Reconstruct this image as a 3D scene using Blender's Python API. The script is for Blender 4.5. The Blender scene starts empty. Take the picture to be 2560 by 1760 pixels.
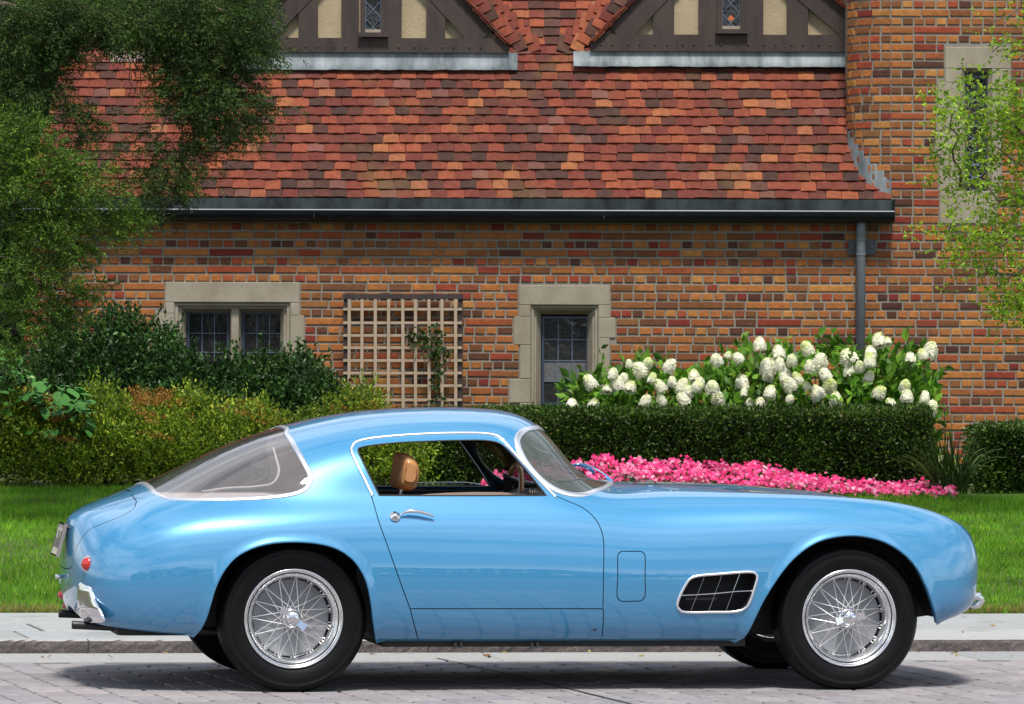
import bpy, math, random
import numpy as np
from mathutils import Vector, Matrix
from mathutils.geometry import delaunay_2d_cdt
random.seed(7); rng=np.random.default_rng(7)
C=bpy.context.scene.collection
scn=bpy.context.scene
PI=math.pi
# ------------------------------------------------------------------ camera
Fp=10850.; HZ=870.; H=1.555            # focal length in photo pixels, horizon row, eye height
cam=bpy.data.cameras.new('camera'); co=bpy.data.objects.new('camera',cam); C.objects.link(co)
co.location=(0,0,H); co.rotation_euler=(PI/2,0,0)
cam.sensor_width=36; cam.lens=36*Fp/2560; cam.shift_y=(HZ-880)/2560
cam.clip_start=.5; cam.clip_end=1000
scn.camera=co
# ------------------------------------------------------------------ sky and sun
SUN_EL=math.radians(64); SUN_AZ=math.radians(176)      # azimuth measured from +y clockwise; sun stands behind the camera
w=bpy.data.worlds.new('World'); scn.world=w; w.use_nodes=True
nt=w.node_tree; nt.nodes.clear()
def N(t,**k):
    n=nt.nodes.new(t)
    for a,b in k.items():
        if hasattr(n,a): setattr(n,a,b)
    return n
sky=N('ShaderNodeTexSky',sky_type='NISHITA',sun_disc=False,sun_elevation=SUN_EL,sun_rotation=SUN_AZ,air_density=1.0,dust_density=1.0,ozone_density=1.0)
tc=N('ShaderNodeTexCoord'); mp=N('ShaderNodeMapping'); mp.inputs['Scale'].default_value=(1.2,1.2,4.5)
nz=N('ShaderNodeTexNoise'); nz.inputs['Scale'].default_value=1.7; nz.inputs['Detail'].default_value=7; nz.inputs['Roughness'].default_value=.55
cr=N('ShaderNodeValToRGB'); cr.color_ramp.elements[0].position=.38; cr.color_ramp.elements[1].position=.64
mx=N('ShaderNodeMix',data_type='RGBA'); mx.inputs[7].default_value=(15,15.3,15.8,1)
ml=N('ShaderNodeMath',operation='MULTIPLY'); ml.inputs[1].default_value=.72
bg=N('ShaderNodeBackground'); bg.inputs[1].default_value=.088; out=N('ShaderNodeOutputWorld')
L=nt.links.new
L(tc.outputs['Generated'],mp.inputs['Vector']); L(mp.outputs[0],nz.inputs['Vector']); L(nz.outputs['Fac'],cr.inputs[0])
L(cr.outputs[0],ml.inputs[0]); L(ml.outputs[0],mx.inputs[0]); L(sky.outputs[0],mx.inputs[6]); L(mx.outputs[2],bg.inputs[0]); L(bg.outputs[0],out.inputs[0])
sl=bpy.data.lights.new('sun','SUN'); so=bpy.data.objects.new('sun',sl); C.objects.link(so)
sl.energy=4.1; sl.angle=math.radians(9); sl.color=(1,.955,.88)
sd=Vector((math.sin(SUN_AZ)*math.cos(SUN_EL),math.cos(SUN_AZ)*math.cos(SUN_EL),math.sin(SUN_EL)))
so.rotation_euler=sd.to_track_quat('Z','Y').to_euler()
vs=scn.view_settings; scn.display_settings.display_device='sRGB'
vs.view_transform='Standard'; vs.look='None'; vs.exposure=.42; vs.gamma=1; vs.use_curve_mapping=False
# ------------------------------------------------------------------ helpers
def px(x,y,d): return Vector(((x-1280)/Fp*d, d, H-(y-HZ)/Fp*d))
def mesh(name,v,f,uv=None):
    me=bpy.data.meshes.new(name)
    v=np.asarray(v,np.float32)
    if isinstance(f,np.ndarray):
        k=f.shape[1]; n=len(f)
        me.vertices.add(len(v)); me.vertices.foreach_set('co',v.ravel())
        me.loops.add(n*k); me.loops.foreach_set('vertex_index',f.astype(np.int32).ravel())
        me.polygons.add(n); me.polygons.foreach_set('loop_start',np.arange(0,n*k,k,dtype=np.int32)); me.polygons.foreach_set('loop_total',np.full(n,k,np.int32))
        me.update(calc_edges=True); me.validate()
    else:
        me.from_pydata(v.tolist(),[],[tuple(int(i) for i in q) for q in f]); me.update()
    return me
def link(name,me,m=None,parent=None,smooth=False,loc=None,rot=None,**tags):
    o=bpy.data.objects.new(name,me); C.objects.link(o)
    if m is not None and me is not None and not me.materials:
        for q in (m if isinstance(m,(list,tuple)) else [m]): me.materials.append(q)
    if smooth: me.polygons.foreach_set('use_smooth',[True]*len(me.polygons))
    if parent is not None: o.parent=parent
    if loc is not None: o.location=loc
    if rot is not None: o.rotation_euler=rot
    for k,val in tags.items(): o[k]=val
    return o
def obj(name,v,f,m=None,parent=None,smooth=False,**kw): return link(name,mesh(name,v,f),m,parent,smooth,**kw)
def thing(name,label,cat,loc=(0,0,0),rot=(0,0,0),group=None):
    o=bpy.data.objects.new(name,None); C.objects.link(o); o.location=loc; o.rotation_euler=rot
    o['label']=label; o['category']=cat
    if group: o['group']=group
    o.empty_display_size=.1
    return o
def tag(o,label,cat,group=None):
    o['label']=label; o['category']=cat
    if group: o['group']=group
    return o
class MB:
    """mesh builder collecting quads / tris"""
    def __init__(s): s.v=[]; s.f=[]
    def add(s,v,f):
        b=len(s.v); s.v+= [tuple(p) for p in v]; s.f+=[tuple(i+b for i in q) for q in f]; return s
    def box(s,x0,x1,y0,y1,z0,z1):
        return s.add([(x0,y0,z0),(x1,y0,z0),(x1,y1,z0),(x0,y1,z0),(x0,y0,z1),(x1,y0,z1),(x1,y1,z1),(x0,y1,z1)],
          [(0,3,2,1),(4,5,6,7),(0,1,5,4),(1,2,6,5),(2,3,7,6),(3,0,4,7)])
    def prism(s,poly,y0,y1):
        """polygon in x,z extruded in y (poly counter-clockwise seen from -y)"""
        n=len(poly); v=[(a,y0,b) for a,b in poly]+[(a,y1,b) for a,b in poly]
        return s.add(v,[tuple(range(n)),tuple(range(2*n-1,n-1,-1))]+[(i,i+n,(i+1)%n+n,(i+1)%n) for i in range(n)])
    def tube(s,pts,r,n=8,caps=True,closed=False):
        pts=[Vector(p) for p in pts]; m=len(pts); rs=r if hasattr(r,'__len__') else [r]*m
        b=len(s.v); up=None
        for i,p in enumerate(pts):
            if closed: t=(pts[(i+1)%m]-pts[i-1])
            else: t=pts[min(i+1,m-1)]-pts[max(i-1,0)]
            t=t.normalized() if t.length>1e-9 else Vector((0,0,1))
            if up is None:
                up=t.orthogonal().normalized()
            a=(up-t*up.dot(t)); a=a.normalized() if a.length>1e-6 else t.orthogonal().normalized(); up=a; c=t.cross(a)
            for k in range(n):
                th=2*PI*k/n; q=p+(a*math.cos(th)+c*math.sin(th))*rs[i]; s.v.append(tuple(q))
        for i in range(m if closed else m-1):
            j=(i+1)%m
            for k in range(n):
                k2=(k+1)%n; s.f.append((b+i*n+k,b+i*n+k2,b+j*n+k2,b+j*n+k))
        if caps and not closed:
            s.f.append(tuple(b+k for k in reversed(range(n)))); s.f.append(tuple(b+(m-1)*n+k for k in range(n)))
        return s
    def lathe(s,prof,n=32,axis='y',c=(0,0,0),ax=None):
        """profile (radius, along) revolved about an axis through c"""
        b=len(s.v); m=len(prof)
        for r,h in prof:
            for k in range(n):
                th=2*PI*k/n
                if axis=='y': p=(r*math.cos(th),h,r*math.sin(th))
                elif axis=='z': p=(r*math.cos(th),r*math.sin(th),h)
                else: p=(h,r*math.cos(th),r*math.sin(th))
                s.v.append((p[0]+c[0],p[1]+c[1],p[2]+c[2]))
        for i in range(m-1):
            for k in range(n):
                k2=(k+1)%n; s.f.append((b+i*n+k,b+i*n+k2,b+(i+1)*n+k2,b+(i+1)*n+k))
        return s
    def build(s,name,m=None,parent=None,smooth=False,**kw):
        return obj(name,s.v,s.f,m,parent,smooth,**kw)
# ------------------------------------------------------------------ materials
def nmat(name):
    m=bpy.data.materials.new(name); m.use_nodes=True; n=m.node_tree; return m,n,n.nodes['Principled BSDF']
def mat(name,col,rough=.6,metal=0,bump=0,bscale=60,var=0,vscale=8,coat=0,spec=.5,stretch=None,col2=None,detail=5):
    m,n,b=nmat(name)
    b.inputs['Base Color'].default_value=(*col,1); b.inputs['Roughness'].default_value=rough; b.inputs['Metallic'].default_value=metal
    b.inputs['Coat Weight'].default_value=coat; b.inputs['Coat Roughness'].default_value=.03; b.inputs['Specular IOR Level'].default_value=spec
    tc=n.nodes.new('ShaderNodeTexCoord'); vec=tc.outputs['Object']
    if stretch:
        mp=n.nodes.new('ShaderNodeMapping'); mp.inputs['Scale'].default_value=stretch; n.links.new(vec,mp.inputs[0]); vec=mp.outputs[0]
    if var or col2:
        t=n.nodes.new('ShaderNodeTexNoise'); t.inputs['Scale'].default_value=vscale; t.inputs['Detail'].default_value=detail; t.inputs['Roughness'].default_value=.65
        n.links.new(vec,t.inputs['Vector']); r=n.nodes.new('ShaderNodeValToRGB'); r.color_ramp.elements[0].position=.32; r.color_ramp.elements[1].position=.68
        c2=col2 or tuple(min(1,c*(1+var)) for c in col); c1=col if col2 else tuple(c*(1-var) for c in col)
        r.color_ramp.elements[0].color=(*c1,1); r.color_ramp.elements[1].color=(*c2,1)
        n.links.new(t.outputs['Fac'],r.inputs[0]); n.links.new(r.outputs[0],b.inputs['Base Color'])
    if bump:
        t=n.nodes.new('ShaderNodeTexNoise'); t.inputs['Scale'].default_value=bscale; t.inputs['Detail'].default_value=6; t.inputs['Roughness'].default_value=.6
        n.links.new(vec,t.inputs['Vector']); q=n.nodes.new('ShaderNodeBump'); q.inputs['Distance'].default_value=bump; q.inputs['Strength'].default_value=1
        n.links.new(t.outputs['Fac'],q.inputs['Height']); n.links.new(q.outputs[0],b.inputs['Normal'])
    return m
def pieces(name,ramp,rough=.8,bump=.002,bscale=90,dirt=.25,grime=None,spec=.3):
    """one colour per piece (per object or per loose island), with fine mottling inside the piece"""
    m,n,b=nmat(name); nn=n.nodes; ln=n.links.new
    oi=nn.new('ShaderNodeObjectInfo'); ge=nn.new('ShaderNodeNewGeometry')
    ad=nn.new('ShaderNodeMath'); ad.operation='ADD'; fr=nn.new('ShaderNodeMath'); fr.operation='FRACT'
    ln(oi.outputs['Random'],ad.inputs[0]); ln(ge.outputs['Random Per Island'],ad.inputs[1]); ln(ad.outputs[0],fr.inputs[0])
    r=nn.new('ShaderNodeValToRGB'); r.color_ramp.interpolation='LINEAR'; els=r.color_ramp.elements
    while len(els)<len(ramp): els.new(.5)
    for i,(p,c) in enumerate(ramp): els[i].position=p; els[i].color=(*c,1)
    ln(fr.outputs[0],r.inputs[0])
    tc=nn.new('ShaderNodeNewGeometry'); t=nn.new('ShaderNodeTexNoise'); t.inputs['Scale'].default_value=22; t.inputs['Detail'].default_value=6; t.inputs['Roughness'].default_value=.7
    ln(tc.outputs['Position'],t.inputs['Vector'])
    mr=nn.new('ShaderNodeMapRange'); mr.inputs[1].default_value=.3; mr.inputs[2].default_value=.7; mr.inputs[3].default_value=1-dirt; mr.inputs[4].default_value=1+dirt
    ln(t.outputs['Fac'],mr.inputs[0])
    mu=nn.new('ShaderNodeMix'); mu.data_type='RGBA'; mu.blend_type='MULTIPLY'; mu.inputs[0].default_value=1
    ln(r.outputs[0],mu.inputs[6]); ln(mr.outputs[0],mu.inputs[7]); last=mu.outputs[2]
    if grime:
        t2=nn.new('ShaderNodeTexNoise'); t2.inputs['Scale'].default_value=grime[1]; t2.inputs['Detail'].default_value=8; ln(tc.outputs['Position'],t2.inputs['Vector'])
        m2=nn.new('ShaderNodeMapRange'); m2.inputs[1].default_value=.56; m2.inputs[2].default_value=.72; m2.inputs[4].default_value=grime[2]; ln(t2.outputs['Fac'],m2.inputs[0])
        g=nn.new('ShaderNodeMix'); g.data_type='RGBA'; g.inputs[7].default_value=(*grime[0],1); ln(m2.outputs[0],g.inputs[0]); ln(last,g.inputs[6]); last=g.outputs[2]
    ln(last,b.inputs['Base Color']); b.inputs['Roughness'].default_value=rough; b.inputs['Specular IOR Level'].default_value=spec
    t3=nn.new('ShaderNodeTexNoise'); t3.inputs['Scale'].default_value=bscale; t3.inputs['Detail'].default_value=4; ln(tc.outputs['Position'],t3.inputs['Vector'])
    bp=nn.new('ShaderNodeBump'); bp.inputs['Distance'].default_value=bump; ln(t3.outputs['Fac'],bp.inputs['Height']); ln(bp.outputs[0],b.inputs['Normal'])
    return m
def leafmat(name,ramp,trans=.35,rough=.5,spec=.3):
    m,n,b=nmat(name); nn=n.nodes; ln=n.links.new
    ge=nn.new('ShaderNodeNewGeometry'); r=nn.new('ShaderNodeValToRGB'); els=r.color_ramp.elements
    while len(els)<len(ramp): els.new(.5)
    for i,(p,c) in enumerate(ramp): els[i].position=p; els[i].color=(*c,1)
    ln(ge.outputs['Random Per Island'],r.inputs[0]); 
    t=nn.new('ShaderNodeTexNoise'); t.inputs['Scale'].default_value=3.0; t.inputs['Detail'].default_value=3; ln(ge.outputs['Position'],t.inputs['Vector'])
    mr=nn.new('ShaderNodeMapRange'); mr.inputs[1].default_value=.3; mr.inputs[2].default_value=.7; mr.inputs[3].default_value=.58; mr.inputs[4].default_value=1.38; ln(t.outputs['Fac'],mr.inputs[0])
    mu=nn.new('ShaderNodeMix'); mu.data_type='RGBA'; mu.blend_type='MULTIPLY'; mu.inputs[0].default_value=1; ln(r.outputs[0],mu.inputs[6]); ln(mr.outputs[0],mu.inputs[7])
    ln(mu.outputs[2],b.inputs['Base Color']); b.inputs['Roughness'].default_value=rough; b.inputs['Specular IOR Level'].default_value=spec
    tr=nn.new('ShaderNodeBsdfTranslucent'); ln(mu.outputs[2],tr.inputs[0]); mi=nn.new('ShaderNodeMixShader'); mi.inputs[0].default_value=trans
    ln(b.outputs[0],mi.inputs[1]); ln(tr.outputs[0],mi.inputs[2]); ln(mi.outputs[0],nn['Material Output'].inputs[0])
    return m
def glassmat(name,tint=(.9,.95,.93),refl=1.0,haze=0,hazecol=(.5,.5,.5)):
    m,n,b=nmat(name); nn=n.nodes; ln=n.links.new; nn.remove(b)
    tr=nn.new('ShaderNodeBsdfTransparent'); tr.inputs[0].default_value=(*tint,1); gl=nn.new('ShaderNodeBsdfGlossy'); gl.inputs['Roughness'].default_value=.02
    fr=nn.new('ShaderNodeFresnel'); fr.inputs[0].default_value=1.5; mu=nn.new('ShaderNodeMath'); mu.operation='MULTIPLY'; mu.inputs[1].default_value=refl; mu.use_clamp=True
    ge=nn.new('ShaderNodeNewGeometry')
    mi=nn.new('ShaderNodeMixShader'); ln(fr.outputs[0],mu.inputs[0]); ln(mu.outputs[0],mi.inputs[0])
    src=tr.outputs[0]
    if haze:
        df=nn.new('ShaderNodeBsdfDiffuse'); df.inputs[0].default_value=(*hazecol,1); m2=nn.new('ShaderNodeMixShader'); m2.inputs[0].default_value=haze
        ln(tr.outputs[0],m2.inputs[1]); ln(df.outputs[0],m2.inputs[2]); src=m2.outputs[0]
    ln(src,mi.inputs[1]); ln(gl.outputs[0],mi.inputs[2]); ln(mi.outputs[0],nn['Material Output'].inputs[0])
    return m
CHROME=mat('chrome',(.82,.83,.85),.09,1)
BLACK=mat('black_rubber',(.012,.012,.013),.65)
DARKMETAL=mat('dark_metal',(.02,.02,.022),.5)
# station: (x list or scalar, y list, z list) for 11 rows
def S_(x,y,z):
    x=[x]*11 if not hasattr(x,'__len__') else x
    return list(zip(x,y,z))
NET=[
S_([-.895,-.925,-.945,-.952,-.952,-.948,-.943,-.936,-.932,-.930,-.930],[0]*11,[.365,.375,.42,.48,.54,.60,.65,.69,.72,.735,.742]),
S_([-.885,-.915,-.937,-.945,-.945,-.940,-.933,-.92,-.913,-.905,-.900],[.27,.28,.29,.29,.29,.28,.27,.24,.18,.09,0],[.35,.36,.41,.48,.55,.61,.665,.71,.745,.765,.77]),
S_([-.85,-.88,-.912,-.923,-.921,-.913,-.898,-.87,-.85,-.84,-.835],[.49,.505,.525,.53,.525,.505,.46,.38,.27,.14,0],[.325,.335,.40,.48,.56,.63,.695,.755,.79,.807,.812]),
S_([-.78,-.80,-.84,-.855,-.85,-.835,-.805,-.765,-.74,-.73,-.725],[.64,.66,.69,.70,.69,.66,.585,.46,.32,.17,0],[.305,.315,.39,.48,.58,.665,.74,.80,.835,.857,.863]),
S_(-.66,[.70,.73,.768,.785,.775,.735,.635,.50,.36,.19,0],[.285,.295,.38,.49,.60,.71,.795,.85,.885,.900,.905]),
S_(-.5,[.71,.75,.79,.81,.80,.76,.665,.53,.39,.2,0],[.265,.275,.37,.49,.62,.745,.833,.885,.94,.975,.985]),
S_(-.3,[.71,.76,.81,.832,.822,.778,.685,.575,.43,.22,0],[.25,.26,.36,.49,.63,.765,.852,.935,1.02,1.07,1.083]),
S_(-.1,[.71,.765,.82,.842,.832,.787,.692,.60,.465,.245,0],[.24,.25,.35,.49,.635,.775,.865,.985,1.09,1.148,1.163]),
S_(.1,[.71,.765,.82,.840,.830,.785,.695,.62,.49,.26,0],[.235,.245,.35,.49,.64,.783,.875,1.02,1.14,1.203,1.217]),
S_(.3,[.71,.765,.815,.833,.822,.780,.692,.625,.51,.27,0],[.23,.24,.35,.49,.64,.787,.88,1.035,1.17,1.240,1.256]),
S_(.55,[.70,.76,.806,.826,.814,.768,.687,.622,.515,.28,0],[.225,.235,.345,.49,.64,.79,.885,1.05,1.192,1.268,1.284]),
S_(.8,[.70,.756,.802,.822,.81,.762,.683,.617,.512,.28,0],[.225,.235,.345,.49,.64,.79,.887,1.057,1.20,1.278,1.293]),
S_(1.0,[.70,.755,.80,.82,.808,.757,.68,.612,.507,.28,0],[.225,.235,.345,.49,.64,.79,.887,1.06,1.20,1.273,1.288]),
S_(1.15,[.70,.755,.80,.82,.807,.755,.678,.608,.5,.275,0],[.225,.235,.345,.49,.64,.79,.887,1.03,1.165,1.245,1.263]),
S_(1.28,[.70,.755,.80,.82,.806,.753,.676,.60,.487,.27,0],[.225,.235,.345,.49,.64,.79,.886,.955,1.07,1.17,1.205]),
S_(1.42,[.70,.755,.80,.82,.805,.75,.665,.57,.445,.24,0],[.225,.235,.345,.49,.64,.79,.886,.905,.955,1.035,1.085]),
S_(1.56,[.70,.755,.80,.82,.804,.748,.65,.535,.40,.21,0],[.225,.235,.345,.49,.64,.79,.886,.89,.905,.94,.975]),
S_(1.7,[.70,.755,.80,.82,.803,.745,.635,.50,.36,.18,0],[.225,.235,.345,.49,.64,.79,.886,.885,.897,.922,.932]),
S_(1.85,[.70,.755,.80,.82,.803,.745,.63,.485,.34,.17,0],[.225,.235,.345,.49,.64,.79,.888,.885,.897,.925,.930]),
S_(2.05,[.70,.76,.805,.822,.806,.748,.635,.485,.34,.17,0],[.225,.235,.345,.49,.64,.795,.891,.885,.897,.925,.930]),
S_(2.25,[.71,.765,.81,.828,.812,.753,.64,.485,.34,.17,0],[.225,.235,.345,.49,.645,.80,.892,.885,.893,.918,.923]),
S_(2.45,[.71,.768,.815,.832,.816,.757,.64,.485,.34,.17,0],[.225,.235,.345,.49,.645,.802,.890,.876,.880,.902,.907]),
S_(2.65,[.71,.768,.815,.832,.816,.755,.635,.48,.33,.17,0],[.23,.24,.345,.49,.645,.797,.880,.858,.858,.877,.882]),
S_(2.82,[.71,.765,.81,.826,.81,.748,.625,.47,.33,.17,0],[.25,.26,.345,.49,.64,.785,.862,.835,.83,.845,.85]),
S_([2.96]*11,[.70,.752,.795,.81,.793,.73,.605,.45,.32,.16,0],[.275,.285,.355,.485,.625,.762,.836,.805,.798,.808,.812]),
S_([3.10,3.10,3.09,3.09,3.09,3.085,3.08,3.075,3.075,3.075,3.075],[.67,.715,.757,.772,.757,.70,.585,.43,.30,.15,0],[.29,.30,.365,.48,.60,.72,.79,.762,.755,.763,.768]),
S_([3.20,3.20,3.20,3.20,3.195,3.18,3.17,3.165,3.165,3.165,3.165],[.60,.64,.68,.695,.683,.64,.54,.40,.28,.14,0],[.31,.32,.375,.47,.57,.665,.73,.715,.71,.72,.725]),
S_([3.265,3.27,3.282,3.285,3.28,3.262,3.25,3.245,3.25,3.25,3.25],[.48,.52,.555,.57,.562,.53,.45,.34,.24,.12,0],[.335,.345,.39,.465,.545,.615,.665,.66,.66,.67,.675]),
S_([3.31,3.32,3.34,3.345,3.34,3.32,3.31,3.31,3.31,3.315,3.315],[.27,.29,.31,.32,.32,.31,.27,.21,.15,.08,0],[.355,.365,.40,.46,.525,.575,.61,.615,.62,.625,.63]),
S_([3.33,3.345,3.36,3.37,3.365,3.35,3.34,3.335,3.335,3.335,3.335],[0]*11,[.365,.375,.405,.455,.50,.54,.565,.58,.59,.60,.605]),
]
P=np.array(NET,float)

def _adj(st,rows,dx=0,dy=0,dz=0):
    for r in rows: P[st,r]+=np.array([dx,dy,dz])
R=range
for _s,_k in ((16,.55),(17,1.),(18,1.),(19,.8),(20,.45),(21,.15)):
    for _r,_z in ((6,.900),(7,.916),(8,.930),(9,.936),(10,.937)): P[_s,_r,2]+=(_z-P[_s,_r,2])*_k if _r>6 else (_z-P[_s,_r,2])*_k*.8
for _s,_d in ((3,.03),(2,.012)): P[_s,2:8,0]+=_d
P[14,10,2]-=.012;P[15,10,2]-=.012;P[14,9,2]-=.008;P[15,9,2]-=.008
TOPR=[5,6]
for st,dz in [(16,-.008),(17,-.006),(19,.003),(20,.010),(21,.016),(22,.021),(23,.026),(24,.030),(25,.043),(26,.062),(27,.078),(28,.06),(29,.045)]:
    _adj(st,[6],dz=dz); _adj(st,[5],dz=dz*.9); _adj(st,[4],dz=dz*.5); _adj(st,[7],dz=dz*.9)
    if st>=22: _adj(st,[8,9,10],dz=dz*.8)
for st,dz in [(3,.0),(4,-.012),(5,-.02),(6,-.015),(7,-.009),(8,-.009),(13,.012),(14,.014),(15,-.048),(16,-.012),(17,0)]:
    _adj(st,[10],dz=dz);_adj(st,[9],dz=dz);_adj(st,[8],dz=dz*.6)
for st,dx in [(0,-.018),(1,-.018),(2,-.016),(3,-.008)]: _adj(st,R(11),dx=dx)
_adj(1,[7,8,9,10],dx=-.01,dz=.008);_adj(0,[6,7,8,9,10],dx=-.006,dz=.012);_adj(2,[7,8,9,10],dx=-.006,dz=.005)
for st,dz in [(0,-.03),(1,-.045),(2,-.035),(3,-.02),(4,-.012),(5,-.008),(24,.012),(25,.028),(26,.035),(27,.03),(28,.0)]: _adj(st,[0,1],dz=dz);_adj(st,[2],dz=dz*.5)
for st,dx in [(26,.012),(27,.02),(28,.012),(29,.0)]: _adj(st,[4,5,6],dx=dx)
NU,NV,_=P.shape
MIR=np.array([1,-1,1.])
Q=np.zeros((NU+2,NV+2,3));Q[1:-1,1:-1]=P
Q[0,1:-1]=P[1]*MIR;Q[-1,1:-1]=P[-2]*MIR
Q[:,0]=2*Q[:,1]-Q[:,2]
Q[:,-1]=Q[:,-3]*MIR
def basis(t):
    return np.stack([(1-t)**3,3*t**3-6*t**2+4,-3*t**3+3*t**2+3*t+1,t**3],-1)/6
def dbasis(t):
    return np.stack([-(1-t)**2,3*t*t-4*t,-3*t*t+2*t+1,t*t],-1)/2
def surf(u,v,der=False):
    u=np.clip(np.asarray(u,float),0,NU-1-1e-9);v=np.clip(np.asarray(v,float),0,NV-1-1e-9)
    i=u.astype(int);j=v.astype(int)
    bu=basis(u-i);bv=basis(v-j)
    k=np.arange(4)
    G=Q[(i[...,None]+k)[...,:,None],(j[...,None]+k)[...,None,:]]
    s=np.einsum('...a,...b,...abc->...c',bu,bv,G)
    if not der:return s
    su=np.einsum('...a,...b,...abc->...c',dbasis(u-i),bv,G)
    sv=np.einsum('...a,...b,...abc->...c',bu,dbasis(v-j),G)
    return s,su,sv
# ================================================================== GROUND, ROAD, PAVEMENT
CA0,PT0=math.radians(11.5),math.radians(.65)
UPR=Vector((math.cos(CA0)*math.sin(PT0),math.sin(CA0)*math.sin(PT0),math.cos(PT0)))   # normal of the gently sloping road
_cf=Vector((math.cos(CA0)*math.cos(PT0),math.sin(CA0)*math.cos(PT0),-math.sin(PT0)))
RO=Vector(((734.4-1280)/Fp*19.59,19.59,H-(1546.7-HZ)/Fp*19.59))-.333*UPR
def rp(x,y,up=0.):
    D=Vector(((x-1280)/Fp,1,-(y-HZ)/Fp)); O=Vector((0,0,H)); P0=RO+UPR*up
    return O+D*((P0-O).dot(UPR)/D.dot(UPR))
k0_,k1_=rp(0,1634),rp(2560,1628.6)
KX=(k1_-k0_).normalized(); KY=UPR.cross(KX); KO=(k0_+k1_)/2
STREET=Matrix(((KX.x,KY.x,UPR.x,KO.x),(KX.y,KY.y,UPR.y,KO.y),(KX.z,KY.z,UPR.z,KO.z),(0,0,0,1)))
print('kerb yaw',math.degrees(math.atan2(KX.y,KX.x)))
def s2w(x,y,z=0): return STREET@Vector((x,y,z))
SW=2.28; KH=.068     # pavement width, kerb height
def sstruct(name,mb,m,par=None,**k):
    o=mb.build(name,m,par,**k)
    if par is None: o.matrix_world=STREET; o['kind']='structure'
    return o
JOINT=mat('joint_sand',(.11,.10,.095),.95,bump=.002,bscale=150,var=.2,vscale=12)
road=sstruct('road',MB().box(-30,30,-40,.0,-.35,-.006),JOINT)
PAV=pieces('paver_clay',[(0,(.185,.17,.18)),(.3,(.22,.205,.215)),(.55,(.255,.235,.24)),(.8,(.20,.195,.21)),(1,(.28,.25,.25))],rough=.85,bump=.0025,bscale=110,dirt=.22,grime=((.13,.12,.12),1.7,.45))
GUT=pieces('gutter_stone',[(0,(.25,.248,.25)),(.5,(.29,.288,.285)),(1,(.225,.228,.235))],bump=.002,dirt=.12,rough=.8)
def slab_mesh(w,d,h,bev=.004,jit=.0):
    """flat stone with softened upper edges; 12 vertices"""
    v=[(-w/2,-d/2,-h),(w/2,-d/2,-h),(w/2,d/2,-h),(-w/2,d/2,-h),(-w/2,-d/2,-bev),(w/2,-d/2,-bev),(w/2,d/2,-bev),(-w/2,d/2,-bev),
       (-w/2+bev,-d/2+bev,0),(w/2-bev,-d/2+bev,0),(w/2-bev,d/2-bev,0),(-w/2+bev,d/2-bev,0)]
    f=[(8,9,10,11)]
    for a in (0,4):
        for k in range(4): f.append((a+k,a+(k+1)%4,a+4+(k+1)%4,a+4+k))
    return v,f
def scatter_pieces(name,items,geo,m,parent,limit=300,key=None,variants=5,nm=None):
    """items: (matrix, sizekey). The first `limit` become objects sharing meshes, the rest one joined part."""
    cache={}
    for M_,sk in items[:limit]:
        if sk not in cache:
            v,f=geo(sk); cache[sk]=mesh(name,v,f); cache[sk].materials.append(m)
        o=bpy.data.objects.new(name,cache[sk]); C.objects.link(o); o.parent=parent; o.matrix_local=M_
    rest=items[limit:]
    if rest:
        V=[];F=[]
        for M_,sk in rest:
            v,f=geo(sk); b=len(V); V+=[tuple(M_@Vector(p)) for p in v]; F+=[tuple(i+b for i in q) for q in f]
        o=obj(nm or (name+'s'),V,F,m,parent); o['kind']='stuff'
PW,PD=.172,.245
ang=math.radians(6.0)      # paver columns run a little askew to the kerb
items=[]
for i in range(-34,35):
    for j in range(-2,19):
        x=i*PW; y=-.62-(j+(.5 if i%2 else 0))*PD
        X=x*math.cos(ang)-(y+2)*math.sin(ang)*-1; Y=y+ (x*math.sin(ang))*.0
        if y>-.60-PD*.55: 
            continue
        X=x+(y+1.5)*-math.tan(ang)
        z=random.uniform(-.0012,.0012)
        M_=Matrix.Translation((X,Y,z))@Matrix.Rotation(random.uniform(-.008,.008),4,'Z')@Matrix.Rotation(random.uniform(-.004,.004),4,'X')@Matrix(((1,-math.tan(ang),0,0),(0,1,0,0),(0,0,1,0),(0,0,0,1)))
        w_=s2w(X,Y,0); vis=abs(w_.x)<w_.y*.119 and w_.y>18.9
        items.append((not vis,w_.y,M_,('p',random.randrange(3))))
items.sort(key=lambda t:(t[0],t[1]))
def pgeo(k): r=random.Random(k[1]); return slab_mesh(PW-.010-r.uniform(0,.003),PD-.010-r.uniform(0,.004),.04,.004)
scatter_pieces('paver',[(a[2],a[3]) for a in items],pgeo,PAV,road,nm='distant_pavers')
# pale stone channel against the kerb
xs=-4.6; chan=[]
while xs<5:
    w_=random.uniform(1.1,1.9); chan.append((Matrix.Translation((xs+w_/2,-.295,.001)),('c',round(w_,3)))); xs+=w_
scatter_pieces('channel_stone',chan,lambda k:slab_mesh(k[1]-.008,.585,.05,.005),GUT,road)
# dark joint that runs slantwise across the paving, and stray dry leaves
_p=[rp(1093,1645,.0035),rp(1240,1677,.0035),rp(1400,1716,.0035),rp(1580,1759,.0035)]
_m=STREET.inverted(); _q=[_m@p for p in _p]; _mb=MB()
for a,b in zip(_q[:-1],_q[1:]):
    s_=Vector(((b-a).y,-(b-a).x,0)).normalized()*.008; _mb.add([a-s_,a+s_,b+s_,b-s_],[(0,1,2,3)])
_mb.build('expansion_joint',mat('tar_joint',(.03,.028,.026),.9),road)
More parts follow.
